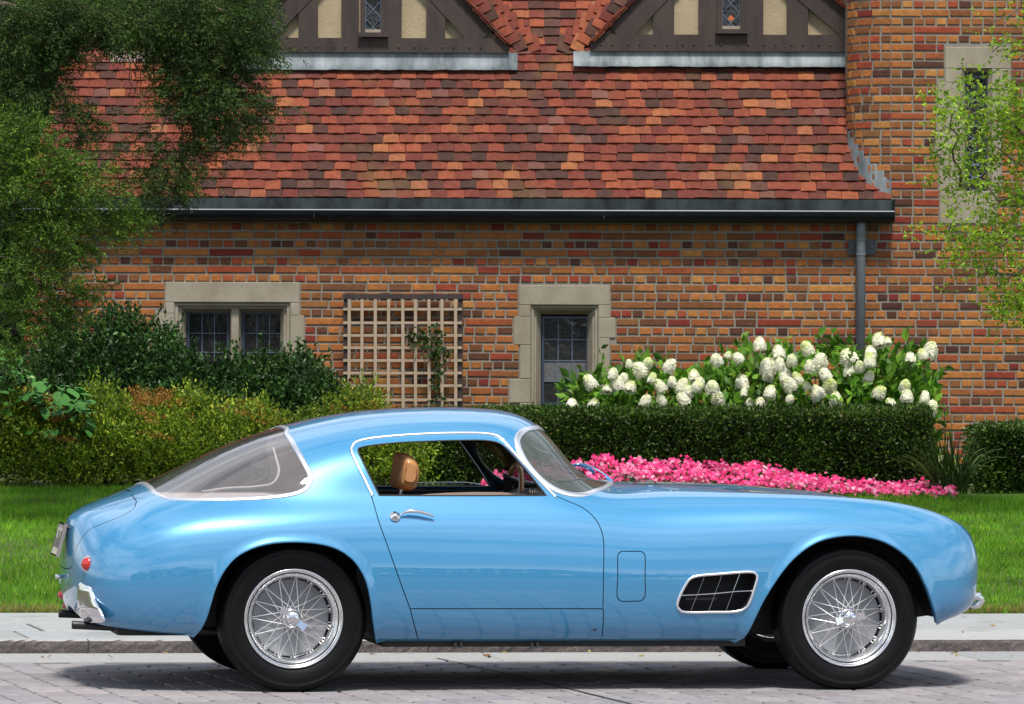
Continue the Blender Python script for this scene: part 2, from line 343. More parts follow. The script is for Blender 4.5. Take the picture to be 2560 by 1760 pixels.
# kerb of long granite blocks with a rough dark face
m_,n_,b_=nmat('granite_kerb'); nn=n_.nodes
def kerbmat():
    g=nn.new('ShaderNodeNewGeometry'); t=nn.new('ShaderNodeTexNoise'); t.inputs['Scale'].default_value=70; t.inputs['Detail'].default_value=9; t.inputs['Roughness'].default_value=.75
    t2=nn.new('ShaderNodeTexNoise'); t2.inputs['Scale'].default_value=4; t2.inputs['Detail'].default_value=5
    r=nn.new('ShaderNodeValToRGB'); e=r.color_ramp.elements; e[0].position=.32; e[0].color=(.025,.022,.021,1); e[1].position=.75; e[1].color=(.27,.22,.205,1); q=e.new(.5); q.color=(.085,.072,.070,1)
    ad=nn.new('ShaderNodeMix'); ad.data_type='FLOAT'; ad.inputs[0].default_value=.4
    L=n_.links.new; L(g.outputs['Position'],t.inputs[0]); L(g.outputs['Position'],t2.inputs[0]); L(t.outputs['Fac'],ad.inputs[2]); L(t2.outputs['Fac'],ad.inputs[3]); L(ad.outputs[0],r.inputs[0])
    s=nn.new('ShaderNodeSeparateXYZ'); L(g.outputs['True Normal'],s.inputs[0]); c=nn.new('ShaderNodeMath'); c.operation='GREATER_THAN'; c.inputs[1].default_value=.7; L(s.outputs['Z'],c.inputs[0])
    mx=nn.new('ShaderNodeMix'); mx.data_type='RGBA'; mx.inputs[7].default_value=(.30,.298,.30,1); L(c.outputs[0],mx.inputs[0]); L(r.outputs[0],mx.inputs[6]); L(mx.outputs[2],b_.inputs['Base Color'])
    b_.inputs['Roughness'].default_value=.85; bp=nn.new('ShaderNodeBump'); bp.inputs['Distance'].default_value=.004; L(t.outputs['Fac'],bp.inputs['Height']); L(bp.outputs[0],b_.inputs['Normal'])
kerbmat(); KERB=m_
pavement=sstruct('pavement',MB().box(-30,30,.02,SW,-.3,KH-.007),mat('pavement_bed',(.06,.05,.035),.95))
def kerbgeo(k):
    L_,sd=k[1],k[2]; r=random.Random(sd); n=int(L_/.03); V=[];F=[]
    for i in range(n+1):
        x=-L_/2+.003+(L_-.006)*i/n
        for (y,z,a) in ((.0,-.08,.0),(.0,.0,.002),(.0,.022,.003),(.0,.045,.003),(.004,.062,.003),(.012,KH,.0015),(.15,KH,.0)):
            V.append((x,y+r.uniform(-a,a),z+(r.uniform(-a,a)*.4 if .05<z<.067 else 0)))
    for i in range(n):
        for e in range(6): F.append((i*7+e,i*7+7+e,i*7+8+e,i*7+e+1))
    return V,F
xs=-4.4; ks=[]
for w_ in (2.15,1.75,2.05,1.9,1.95): ks.append((Matrix.Translation((xs+w_/2,0,0)),('k',w_,int(w_*100)))); xs+=w_
scatter_pieces('kerbstone',ks,kerbgeo,KERB,pavement)
SLAB=pieces('flagstone',[(0,(.235,.25,.25)),(.35,(.28,.29,.285)),(.7,(.26,.28,.29)),(1,(.32,.32,.31))],rough=.8,bump=.003,bscale=40,dirt=.12,grime=((.15,.155,.14),2.2,.6))
fl=[]
for r_,(ya,yb) in enumerate(((.155,.78),(.78,1.40),(1.40,SW))):
    xs=-4.9+r_*.37
    while xs<5:
        w_=random.choice((.8,1.05,1.3,.95)); skew=.0
        fl.append((Matrix.Translation((xs+w_/2,(ya+yb)/2,KH+random.uniform(-.003,.002)))@Matrix(((1,-.12,0,0),(0,1,0,0),(0,0,1,0),(0,0,0,1))),('f',w_,round(yb-ya,3)))); xs+=w_
scatter_pieces('flagstone',fl,lambda k:slab_mesh(k[1]-.018,k[2]-.020,.04,.006),SLAB,pavement)
# ground beyond the pavement: lawn and planting beds, rising to the house
_q0=s2w(0,SW,KH); _qd=s2w(1,SW,KH)-_q0
def edge_y(X): return _q0.y+(X-_q0.x)*_qd.y/_qd.x
def edge_z(X): return _q0.z+(X-_q0.x)*_qd.z/_qd.x
def gz(X,Y):
    """height of the planted ground, numpy friendly"""
    X=np.asarray(X,float); Y=np.asarray(Y,float)
    e=edge_y(X); ez=edge_z(X); bz=.530-.0125*X; t=np.clip((Y-e)/(30.0-e),-.3,1); t2=np.clip((Y-30.)/4.2,0,1)
    return np.where(Y<30.,ez+.0+(bz-ez)*t,bz+(.63-bz)*t2)
gx=np.arange(-9,9.01,.15)
rows=[]
for k in range(46): rows.append(k/45)
V=[];F=[]
for x in gx:
    e=float(edge_y(x))
    for t in rows: y=e+(40-e)*t**1.0; V.append((x,y,float(gz(x,y))-.004+(.012*math.sin(x*2.1+y)*min(1,t*8)*.5)))
nr=len(rows)
for i in range(len(gx)-1):
    for j in range(nr-1): F.append((i*nr+j,(i+1)*nr+j,(i+1)*nr+j+1,i*nr+j+1))
SOIL=mat('garden_soil',(.035,.05,.012),.95,bump=.01,bscale=30,col2=(.06,.075,.02),vscale=5)
lawn=obj('lawn',V,F,SOIL,smooth=True); lawn['kind']='structure'
g0=obj('ground',[(-400,-400,-.45),(400,-400,-.45),(400,600,-.45),(-400,600,-.45)],[(0,1,2,3)],mat('far_ground',(.05,.08,.03),.95,var=.2,vscale=.3)); g0['kind']='structure'
# ------------------------------------------------------------------ leaf helpers
def unit(a): return a/np.maximum(np.linalg.norm(a,axis=-1,keepdims=True),1e-9)
def leaves(P,D,Ln,Wd,fold=.25,seed=0):
    """one folded diamond leaf (4 verts, 2 triangles) per row: base P, direction D"""
    r=np.random.default_rng(seed); n=len(P); D=unit(D); a=unit(np.cross(D,r.normal(size=(n,3)))); b=np.cross(D,a)
    Ln=np.broadcast_to(Ln,(n,))[:,None]; Wd=np.broadcast_to(Wd,(n,))[:,None]
    mid=P+D*Ln*.45
    v=np.stack([P,mid+a*Wd*.5+b*Wd*fold,P+D*Ln,mid-a*Wd*.5+b*Wd*fold],1).reshape(-1,3)
    i=np.arange(n)[:,None]*4
    f=np.concatenate([i+np.array([[0,1,2]]),i+np.array([[0,2,3]])],1).reshape(-1,3)
    return v,f
def twigs(O,D,length,per,leafL,leafW,spread=1.0,seed=0,droop=0.):
    """leaves set along short twigs"""
    r=np.random.default_rng(seed); n=len(O); D=unit(D); t=np.tile(np.linspace(.1,1,per),n)[:,None]
    Oo=np.repeat(O,per,0); Dd=np.repeat(D,per,0); ln=np.repeat(np.broadcast_to(length,(n,)),per)[:,None]
    P=Oo+Dd*ln*t+np.array([0,0,-1])*droop*ln*t**2
    dirs=unit(Dd*.55+r.normal(size=P.shape)*spread*.55+np.array([0,0,.10-droop]))
    sz=r.uniform(.7,1.25,len(P))
    return leaves(P,dirs,leafL*sz,leafW*sz,seed=seed+1)
def cat(*vf):
    V=[];F=[];b=0
    for v,f in vf: V.append(v);F.append(np.asarray(f)+b);b+=len(v)
    return np.vstack(V),np.vstack(F)
def stuff(name,v,f,m,parent=None,**k):
    o=obj(name,v,f,m,parent,**k); o['kind']='stuff'; return o
def w2(x,y,d): return np.stack([(np.asarray(x)-1280)/Fp*d,d*np.ones_like(np.asarray(x,float)),H-(np.asarray(y)-HZ)/Fp*d],-1)
n=110; r_=np.random.default_rng(12); P_=[]
for _ in range(n):
    q=s2w(r_.uniform(-4.5,4.5),(r_.uniform(.2,SW) if r_.random()<.45 else -abs(r_.normal(0,.25))-.01),0); u_=r_.random()
    P_.append((q.x,q.y,q.z))
P_=np.array(P_); inv_=STREET.inverted(); z_=[ (KH if (inv_@Vector(p)).y>0 else .002) for p in P_]; P_[:,2]+=np.array(z_)+.003
D_=np.stack([r_.normal(0,1,n),r_.normal(0,1,n),r_.uniform(.0,.35,n)],1); v,f=leaves(P_,D_,r_.uniform(.02,.05,n),r_.uniform(.010,.022,n),seed=2)
stuff('fallen_leaves',v,f,leafmat('dry_leaf',[(0,(.16,.08,.03)),(.5,(.28,.16,.05)),(1,(.22,.24,.06))],trans=.1))
# grass: real blades over the whole visible lawn
n=230000
X=rng.uniform(-4.3,4.6,n); Y=rng.uniform(0,1,n)
e=edge_y(X); Y=e-.02+(30.35-e)*Y**.95
Z=gz(X,Y); lenb=rng.uniform(.028,.060,n)*(1+.25*np.sin(X*1.3+Y*2.2)); 
P_=np.stack([X,Y,Z-.004],1); D_=np.stack([rng.normal(0,.35,n),rng.normal(0,.35,n),np.ones(n)],1)
wd=rng.uniform(.004,.007,n)
D_=unit(D_); a=unit(np.cross(D_,rng.normal(size=(n,3))))
v=np.stack([P_-a*wd[:,None]*.5,P_+a*wd[:,None]*.5,P_+D_*lenb[:,None]],1).reshape(-1,3); f=np.arange(3*n).reshape(-1,3)
GRASS=leafmat('grass_blades',[(0,(.07,.20,.008)),(.5,(.13,.33,.014)),(.9,(.21,.44,.022)),(1,(.36,.40,.07))],trans=.45,rough=.5)
stuff('grass',v,f,GRASS)
n=16000   # dry brownish fringe along the pavement
X=rng.uniform(-4.3,4.6,n); Y=edge_y(X)+np.abs(rng.normal(-.02,.10,n)); Z=gz(X,Y)
P_=np.stack([X,Y,Z-.004],1); D_=unit(np.stack([rng.normal(0,.6,n),rng.normal(-.5,.5,n),np.ones(n)*.8],1)); a=unit(np.cross(D_,rng.normal(size=(n,3))))
wd=.005; lb=rng.uniform(.03,.07,n)[:,None]
v=np.stack([P_-a*wd*.5,P_+a*wd*.5,P_+D_*lb],1).reshape(-1,3)
stuff('dry_grass',v,np.arange(3*n).reshape(-1,3),leafmat('dry_blades',[(0,(.30,.20,.08)),(.5,(.36,.27,.11)),(.8,(.20,.24,.05)),(1,(.10,.2,.02))],trans=.3))

# ================================================================== HOUSE
DW=34.2; S=DW/Fp
def hx(x,dy=0): return (x-1280)/Fp*(DW+dy)
def hz(y,dy=0): return H-(y-HZ)/Fp*(DW+dy)
house=thing('brick_house','long brick house with red tiled roof, half timbered gables and rounded corner','house',(0,DW,0),(0,math.radians(.17),0))
MORTAR=mat('mortar',(.205,.185,.15),.95,bump=.003,bscale=120,var=.14,vscale=5)
BR=[(0,(.055,.020,.014)),(.05,(.090,.033,.017)),(.13,(.15,.056,.020)),(.28,(.21,.078,.024)),(.42,(.29,.098,.026)),(.56,(.33,.125,.030)),(.68,(.25,.080,.024)),(.78,(.25,.045,.018)),(.85,(.14,.018,.012)),(.93,(.38,.17,.042)),(1,(.12,.05,.022))]
BRICK=pieces('brick',BR,rough=.85,bump=.003,bscale=70,dirt=.24,grime=((.10,.06,.035),3.0,.35))
STONE=mat('limestone',(.215,.185,.135),.9,bump=.0015,bscale=60,spec=.2,col2=(.31,.275,.215),vscale=4,detail=9)
LEAD=mat('weathered_lead',(.07,.085,.095),.7,bump=.002,bscale=30,spec=.2,col2=(.30,.335,.35),vscale=2.3,stretch=(2.5,1,.7),detail=9)
TIMBER=mat('dark_timber',(.022,.014,.011),.75,bump=.004,bscale=18,col2=(.045,.030,.024),vscale=9,stretch=(1,1,.3))
PLASTER=mat('cream_render',(.33,.265,.165),.9,bump=.004,bscale=45,var=.10,vscale=4)
BLACKIRON=mat('black_gutter',(.004,.005,.008),.38,spec=.3,bump=.002,bscale=14,col2=(.013,.016,.020),vscale=5,stretch=(1,1,.25))
GREYPIPE=mat('grey_pipe',(.13,.15,.17),.5,var=.18,vscale=9)
WFRAME=mat('blue_grey_casement',(.030,.042,.065),.4)
m_,n_,b_=nmat('leaded_glass'); b_.inputs['Base Color'].default_value=(.020,.020,.022,1); b_.inputs['Roughness'].default_value=.08; b_.inputs['Specular IOR Level'].default_value=.45
_t=n_.nodes.new('ShaderNodeTexNoise'); _t.inputs['Scale'].default_value=9; _b=n_.nodes.new('ShaderNodeBump'); _b.inputs['Distance'].default_value=.01; _gg=n_.nodes.new('ShaderNodeNewGeometry'); n_.links.new(_gg.outputs['Position'],_t.inputs[0]); n_.links.new(_t.outputs['Fac'],_b.inputs['Height']); n_.links.new(_b.outputs[0],b_.inputs['Normal'])
PANE=m_; LEADCAME=mat('lead_came',(.12,.16,.22),.5,.3)
# stone surrounds, in photo pixels on the wall plane
W1=[('l',412,707,747,758),('l',388,786,434,853),('l',412,758,434,786),('l',724,758,747,790),('l',724,790,759,878),('l',412,853,434,905),('l',392,905,434,1010),('l',724,878,773,965),('l',724,965,750,1010)]
W2=[('l',1296,713,1523,762),('l',1296,762,1325,791),('l',1494,762,1523,793),('l',1283,791,1325,862),('l',1298,862,1325,947),('l',1272,947,1325,1007),('l',1298,1007,1325,1060),('l',1494,793,1537,844),('l',1494,844,1523,929),('l',1494,929,1537,1003),('l',1494,1003,1523,1060)]
W3=[('l',2359,114,2522,168),('l',2359,168,2402,203),('l',2340,203,2402,339),('l',2334,339,2402,383),('l',2345,383,2402,474),('l',2347,474,2489,556),('l',2476,168,2522,290),('l',2476,290,2500,474)]
voids=[(434,758,724,1010),(1325,762,1494,1060),(2402,168,2476,474)]
rects=[(a[1],a[2],a[3],a[4]) for a in W1+W2+W3]+voids
rects=[(hx(a),hx(c),hz(d),hz(b)) for a,b,c,d in rects]   # x0,x1,z0,z1
PITCH=21.55*S; BH=.0505; Z0=hz(568)
def brickgeo(k):
    w,h,sd=k[1],k[2],k[3]; r=random.Random(sd); b=.004; j=lambda a=.0014:r.uniform(-a,a)
    v=[(-w/2,.04,-h/2),(w/2,.04,-h/2),(w/2,.04,h/2),(-w/2,.04,h/2)]
    v+=[(-w/2+j(),-.004,-h/2+j()),(w/2+j(),-.004,-h/2+j()),(w/2+j(),-.004,h/2+j()),(-w/2+j(),-.004,h/2+j())]
    v+=[(-w/2+b+j(.001),-.008+j(.001),-h/2+b+j()),(w/2-b+j(.001),-.008+j(.001),-h/2+b+j()),(w/2-b+j(.001),-.008+j(.001),h/2-b+j()),(-w/2+b+j(.001),-.008+j(.001),h/2-b+j())]
    f=[(8,9,10,11)]
    for a in (0,4):
        for q in range(4): f.append((a+q,a+(q+1)%4,a+4+(q+1)%4,a+4+q))
    return v,f
def rowcuts(z,x0,x1):
    segs=[(x0,x1)]
    for a,b,c,d in rects:
        if c<z+BH*.35 and d>z-BH*.35:
            ns=[]
            for p,q in segs:
                if b<=p or a>=q: ns.append((p,q)); continue
                if a-.010>p: ns.append((p,a-.010))
                if b+.010<q: ns.append((b+.010,q))
            segs=ns
    return segs
def lay(x0,x1,k,rr):
    """widths of one course"""
    out=[]; x=x0
    head=(k%2==0)
    while x<x1-.02:
        u=rr.random()
        if head: w=rr.uniform(.070,.080) if u<.86 else rr.uniform(.085,.10)
        else: w=rr.uniform(.158,.168) if u<.72 else (rr.uniform(.33,.36) if u<.86 else rr.uniform(.07,.08) if u<.92 else rr.uniform(.20,.26))
        w=min(w,x1-x)
        if x1-(x+w)<.05: w=x1-x
        if w>.030: out.append((x+w/2,w))
        x+=w+.0135
    return out
rr=random.Random(11)
wall_items=[]; tower_items=[]
XT=hx(2225); RT=.315
for k in range(-28,34):
    z=Z0-k*PITCH
    if k>=0: x0,x1=hx(80),hx(2640)
    else: x0,x1=(XT,hx(2640))
    row=[]
    for a,b in rowcuts(z,x0 if k>=0 else XT+.0,x1):
        st=a-(rr.uniform(0,.08) if a==x0 and k>=0 else 0)
        for xc,w in lay(st,b,k,rr): row.append((xc,w))
    for xc,w in row:
        zz=z+rr.uniform(-.0012,.0012)
        M_=Matrix.Translation((xc,rr.uniform(-.0015,.0015),zz))@Matrix.Rotation(rr.uniform(-.006,.006),4,'Y')
        key=('b',round(w,3) if w<.15 else round(w,2),round(BH+rr.choice((-.001,0,.001)),4),rr.randrange(4))
        (wall_items if k>=0 else tower_items).append((M_,key))
    if k<0:   # bricks round the corner of the tower
        th=.02; 
        while th<2.0:
            w=rr.uniform(.068,.076) if rr.random()<.6 else rr.uniform(.13,.155)
            if k%2 and rr.random()<.5: w=rr.uniform(.13,.16)
            t=th+w/2/RT
            M_=Matrix.Translation((XT-RT*math.sin(t),RT-RT*math.cos(t),z+rr.uniform(-.001,.001)))@Matrix.Rotation(-t,4,'Z')
            if w>.1:   # long ones bend: make them two short pieces wide is not right, so keep them narrow enough
                w=min(w,.14)
            tower_items.append((M_,('b',round(w,3),BH,rr.randrange(4))))
            th+=(w+.0135)/RT
# the pieces of wall nearest the middle of the view become objects, the rest one joined part
def vis_key(it):
    t=it[0].translation; return (t.z<.95, abs(t.x-1.6))
wall_items.sort(key=vis_key); tower_items.sort(key=lambda it:(it[0].translation.z>4.35,-it[0].translation.y*0,abs(it[0].translation.x-3.0)))
wall=MB(); 
xa,xb=hx(80)-.004,hx(2640); 
cuts=sorted(voids)
def wallpanel(mb,x0,x1,z0,z1): mb.box(x0,x1,.0,.22,z0,z1)
zt_=hz(520); zb_=.2
# mortar backing, left open where the windows stand
V1=(hx(434),hx(724),hz(1010),hz(758)); V2=(hx(1325),hx(1494),hz(1060),hz(762)); V3=(hx(2402),hx(2476),hz(474),hz(168))
for a,b in ((xa,V1[0]),(V1[1],V2[0]),(V2[1],xb)): wallpanel(wall,a,b,zb_,zt_)
for v_ in (V1,V2): wallpanel(wall,v_[0],v_[1],v_[3],zt_); wallpanel(wall,v_[0],v_[1],zb_,v_[2])
wall_o=wall.build('wall',MORTAR,house)
scatter_pieces('brick',wall_items,brickgeo,BRICK,wall_o,nm='brickwork')
tw=MB(); ztop=5.3
for a,b,c,d in ((XT,V3[0],zt_,ztop),(V3[1],xb,zt_,ztop),(V3[0],V3[1],V3[3],ztop),(V3[0],V3[1],zt_,V3[2])): tw.box(a,b,0,.3,c,d)
arc=[(XT-RT*math.sin(t),RT-RT*math.cos(t)) for t in [i*PI/2/12 for i in range(13)]]+[(XT-RT,1.6)]
b=len(tw.v)
for x,y in arc: tw.v+=[(x,y,zt_),(x,y,ztop)]
tw.f+=[(b+2*i,b+2*i+1,b+2*i+3,b+2*i+2) for i in range(len(arc)-1)]
tower=tw.build('tower_wall',MORTAR,house)
scatter_pieces('brick',tower_items,brickgeo,BRICK,tower,nm='brickwork')
# windows with stone dressings
def stonewindow(name,blocks,outer,steps,parent,mullion=None,frames=(),cols=3,rowsz=(),depth=.15,rings=False):
    """outer/inner rectangles in px; moulded reveal in steps (inset px, depth m)"""
    x0,y0,x1,y1=outer
    w_=MB(); prev=(hx(x0),hx(x1),hz(y0),0.)
    pts=[(0,-.006)]+steps
    prof=[]
    for ins,dy in pts: prof.append((hx(x0+ins),hx(x1-ins),hz(y0+ins*.9),dy))
    zb=hz(y1)
    for a,b_ in zip(prof[:-1],prof[1:]):
        w_.add([(a[0],a[3],zb),(a[0],a[3],a[2]),(b_[0],b_[3],b_[2]),(b_[0],b_[3],zb)],[(0,1,2,3)])
        w_.add([(a[0],a[3],a[2]),(a[1],a[3],a[2]),(b_[1],b_[3],b_[2]),(b_[0],b_[3],b_[2])],[(0,1,2,3)])
        w_.add([(a[1],a[3],a[2]),(a[1],a[3],zb),(b_[1],b_[3],zb),(b_[1],b_[3],b_[2])],[(0,1,2,3)])
    o=w_.build(name,STONE,parent)
    for _,a,b_,c,d in blocks:
        bb=.003; g=.0015
        X0,X1,Z0_,Z1_=hx(a)+g,hx(c)-g,hz(d)+g,hz(b_)-g
        v=[(X0,.05,Z0_),(X1,.05,Z0_),(X1,.05,Z1_),(X0,.05,Z1_),(X0,-.007,Z0_),(X1,-.007,Z0_),(X1,-.007,Z1_),(X0,-.007,Z1_),(X0+bb,-.0105,Z0_+bb),(X1-bb,-.0105,Z0_+bb),(X1-bb,-.0105,Z1_-bb),(X0+bb,-.0105,Z1_-bb)]
        f=[(8,9,10,11)]
        for q0 in (0,4):
            for q in range(4): f.append((q0+q,q0+(q+1)%4,q0+4+(q+1)%4,q0+4+q))
        obj('stone_block',v,f,STONE,o)
    if mullion:
        a,b_=mullion; X0,X1=hx(a),hx(b_); m=(X1-X0)*.22
        MB().add([(X0,depth,zb),(X1,depth,zb),(X1,depth,hz(y0+8)),(X0,depth,hz(y0+8)),(X0+m,.045,zb),(X1-m,.045,zb),(X1-m,.045,hz(y0+8)),(X0+m,.045,hz(y0+8))],[(4,5,6,7),(0,4,7,3),(5,1,2,6)]).build('mullion',STONE,o)
    for (a,b_,c,d) in frames:
        X0,X1,Z1_,Z0_=hx(a),hx(c),hz(b_),hz(d); t=.020 if not rings else .008
        fr=MB(); 
        fr.box(X0,X0+t,depth-.03,depth+.01,Z0_,Z1_); fr.box(X1-t,X1,depth-.03,depth+.01,Z0_,Z1_); fr.box(X0+t,X1-t,depth-.028,depth+.012,Z1_-t,Z1_); fr.box(X0+t,X1-t,depth-.028,depth+.012,Z0_,Z0_+t)
        fo=fr.build('casement',WFRAME,o)
        ix0,ix1,iz0,iz1=X0+t,X1-t,Z0_+t,Z1_-t
        if rings:
            obj('pane',[(ix0,depth,iz0),(ix1,depth,iz0),(ix1,depth,iz1),(ix0,depth,iz1)],[(0,1,2,3)],PANE,o)
            lm_=MB(); cx=(ix0+ix1)/2; nn_=9; hh=(iz1-iz0)/nn_
            for i in range(nn_):
                zc=iz0+(i+.5)*hh; R_=min(hh,(ix1-ix0))*.48
                lm_.tube([(cx+R_*1.35*math.cos(t_),depth-.005,zc+R_*math.sin(t_)) for t_ in [2*PI*q/16 for q in range(16)]],.003,5,closed=True)
            lm_.build('lead_came',LEADCAME,fo)
            continue
        rz=[iz1-(iz1-iz0)*q for q in rowsz]
        xs_=[ix0+(ix1-ix0)*q/cols for q in range(cols+1)]
        for i in range(cols):
            for j in range(len(rz)-1):
                ti=random.uniform(-.006,.006)
                pn=obj('pane',[(xs_[i],depth+ti*.2,rz[j+1]),(xs_[i+1],depth-ti*.2,rz[j+1]),(xs_[i+1],depth-ti*.2+ti*.1,rz[j]),(xs_[i],depth+ti*.2,rz[j])],[(0,1,2,3)],PANE,o)
                if len(frames)==1 and j==2: pn.data.materials[0]=PANEPALE
        lm_=MB()
        for x in xs_[1:-1]: lm_.box(x-.003,x+.003,depth-.006,depth-.002,iz0,iz1)
        for z in rz[1:-1]: lm_.box(ix0,ix1,depth-.0075,depth-.0035,z-.003,z+.003)
        lm_.build('lead_came',LEADCAME,fo)
    # near-black sheet standing in for the unlit room behind
    MB().box(hx(x0)+.01,hx(x1)-.01,depth+.03,depth+.05,zb,hz(y0)-.005).build('dark_backing',mat('dark_room',(.008,.008,.009),.9),o)
    return o
PANEPALE=mat('frosted_pane',(.14,.14,.145),.35,bump=.002,bscale=200,col2=(.07,.07,.075),vscale=40)
stonewindow('window',W1,(434,758,724,1010),[(3,.01),(9,.012),(10,.035),(17,.04),(27,.12),(27,.15)],wall_o,mullion=(569,601),frames=[(463,781,569,985),(601,781,707,985)],rowsz=(0,.25,.5,.75,1))
stonewindow('window',W2,(1325,762,1494,1060),[(3,.01),(8,.012),(9,.035),(14,.04),(26,.12),(26,.15)],wall_o,frames=[(1353,790,1471,1012)],rowsz=(0,.25,.5,.75,1))
stonewindow('window',W3,(2402,168,2476,474),[(3,.01),(8,.03),(11,.09),(11,.11)],tower,frames=[(2413,178,2465,474)],depth=.10,rings=True)
# ---- main roof
SL=1.5; ZE=hz(482); ta=math.atan(SL)
def roofz(y): return ZE+SL*y
def roof_y(py):   # depth behind the wall where the roof plane is seen at photo row py
    q=(HZ-py)/Fp; return (H+q*DW-ZE)/(SL-q)
YT=roof_y(176); YR=roof_y(140); YTOP=roof_y(-260)
TILE=pieces('clay_tile',[(0,(.040,.021,.017)),(.13,(.058,.025,.019)),(.24,(.090,.025,.018)),(.40,(.125,.030,.019)),(.54,(.160,.039,.021)),(.68,(.205,.056,.026)),(.74,(.095,.022,.017)),(.84,(.135,.034,.023)),(.905,(.235,.084,.033)),(.95,(.140,.056,.044)),(1,(.060,.030,.021))],rough=.8,bump=.003,bscale=45,dirt=.26,grime=((.13,.085,.03),2.0,.38),spec=.16)
EXP=(YT-roof_y(497))/math.cos(ta)/14.15
def tilegeo(k):
    w,sd=k[1],k[2]; r=random.Random(sd); t=.019; l=.17; b=.003; j=lambda a=.0012:r.uniform(-a,a)
    c=.004
    v=[]
    for y in (0,l):
        for x,zz in ((-w/2,0),(0,c),(w/2,0)):
            v.append((x+j(),y+(j(.003) if y==0 else 0),zz+t)); v.append((x,y,zz))
    # order per y: (top,bottom) x3
    f=[(0,2,8,6),(2,4,10,8),(1,7,9,3),(3,9,11,5),(0,1,3,2),(2,3,5,4),(0,6,7,1),(4,5,11,10)]
    return v,f
def tile_matrix(x,y,tilt=.075,yaw=0.,lift=0.,roll=0.):
    """tile whose lower edge sits at depth y on the roof plane"""
    return Matrix.Translation((x,y-.0,roofz(y)+.004+lift))@Matrix.Rotation(ta-tilt,4,'X')@Matrix.Rotation(yaw,4,'Z')@Matrix.Rotation(roll,4,'Y')
tiles=[]; tr=random.Random(5); TW=.1285
def left_edge(y): return hx(165,y)-(YR-y)*.42
y0=roof_y(499)
def valley_x(y):
    """half timbered gables interrupt the roof above the flashing: x limits of the tiled strip between them"""
    py=HZ-(roofz(y)-H)/(DW+y)*Fp
    return py
row=0
while True:
    y=y0+row*EXP*math.cos(ta)
    py=HZ-(roofz(y)-H)/(DW+y)*Fp
    if py<-70: break
    off=(row%2)*TW*.5+tr.uniform(-.01,.01)
    sag=tr.uniform(-.002,.002)
    if py>158: spans=[(left_edge(y),hx(2122,y) if py<330 else hx(2122,y)+(py-325)/155*RT*1.0)]
    else:
        t=(146-py); spans=[(hx(1288-max(0,t)*.93,y),hx(1448+max(0,t)*.94,y))]
        if row<17: spans.append((left_edge(y),hx(640,y)))
    if row>16.4: spans=spans[:1]
    for a,b in spans:
        x=a-off
        while x<b:
            w=TW+tr.uniform(-.006,.006)
            lo,hi=max(x,a),min(x+w,b)
            if hi-lo>.03:
                jit=tr.uniform(-.004,.004)+(.012*math.sin(x*1.7+row*.3))*.25
                if tr.random()<.03: jit-=.010
                M_=tile_matrix((lo+hi)/2,y+jit*.7+sag,.16+tr.uniform(-.015,.02),tr.uniform(-.012,.012),0,tr.uniform(-.012,.012))
                tiles.append((abs((lo+hi)/2-.5)+(0 if py>150 else -3),M_,('t',round(hi-lo-.003,2) if hi-lo>TW*.9 else round(hi-lo-.003,3),tr.randrange(5))))
            x+=w
    row+=1
tiles.sort(key=lambda t:t[0])
rf=MB(); rl=left_edge(y0)
def rq(mb,x0,x1,ya,yb,dz=-.012): mb.add([(x0,ya,roofz(ya)+dz),(x1,ya,roofz(ya)+dz),(x1,yb,roofz(yb)+dz),(x0,yb,roofz(yb)+dz),(x0,ya,roofz(ya)+dz-.06),(x1,ya,roofz(ya)+dz-.06),(x1,yb,roofz(yb)+dz-.06),(x0,yb,roofz(yb)+dz-.06)],[(0,1,2,3),(7,6,5,4),(0,4,5,1),(1,5,6,2),(2,6,7,3),(3,7,4,0)])
rq(rf,hx(140),hx(2120),y0+.01,YR)
rq(rf,hx(1180,.7),hx(1560,.7),YR,YTOP)
# back slope behind the low ridge, so the roof is a body
rf.add([(hx(160),YR,roofz(YR)-.02),(hx(900),YR,roofz(YR)-.02),(hx(900),YR+1.2,roofz(YR)-1.6),(hx(160),YR+1.2,roofz(YR)-1.6)],[(0,1,2,3)])
ROOFB=mat('roof_boarding',(.03,.012,.010),.9)
roof=rf.build('roof',ROOFB,house)
scatter_pieces('roof_tile',[(a[1],a[2]) for a in tiles],tilegeo,TILE,roof,nm='roof_tiles')
# gable wall of the low part, brick triangle at the left end
MB().add([(hx(90),.0,zt_),(hx(90),1.3,zt_),(hx(150),YR,roofz(YR)-.04)],[(0,1,2)]).build('end_wall',MORTAR,house)
# ridge tiles at the left
rt=random.Random(3); x=hx(160,.7)
RIDGE=pieces('ridge_tile',[(0,(.20,.045,.03)),(.5,(.26,.06,.035)),(1,(.32,.22,.19))],rough=.7,bump=.003,dirt=.3,grime=((.25,.22,.19),5,.35))
while x<hx(700,.7):
    m_=MB(); L_=.36; R_=.075
    pts=[(x,YR+.0,roofz(YR)-.045),(x+L_-.006,YR,roofz(YR)-.045)]
    n=12; b=0; V=[];F=[]
    for xx in (x,x+L_-.006):
        for i in range(n+1):
            t=PI*i/n; V.append((xx,YR+.01-R_*math.cos(t),roofz(YR)-.06+R_*1.3*math.sin(t)))
    F=[(i,i+1,n+2+i,n+1+i) for i in range(n)]+[tuple(range(n+1))]
    obj('ridge_tile',V,F,RIDGE,roof,smooth=False); x+=L_
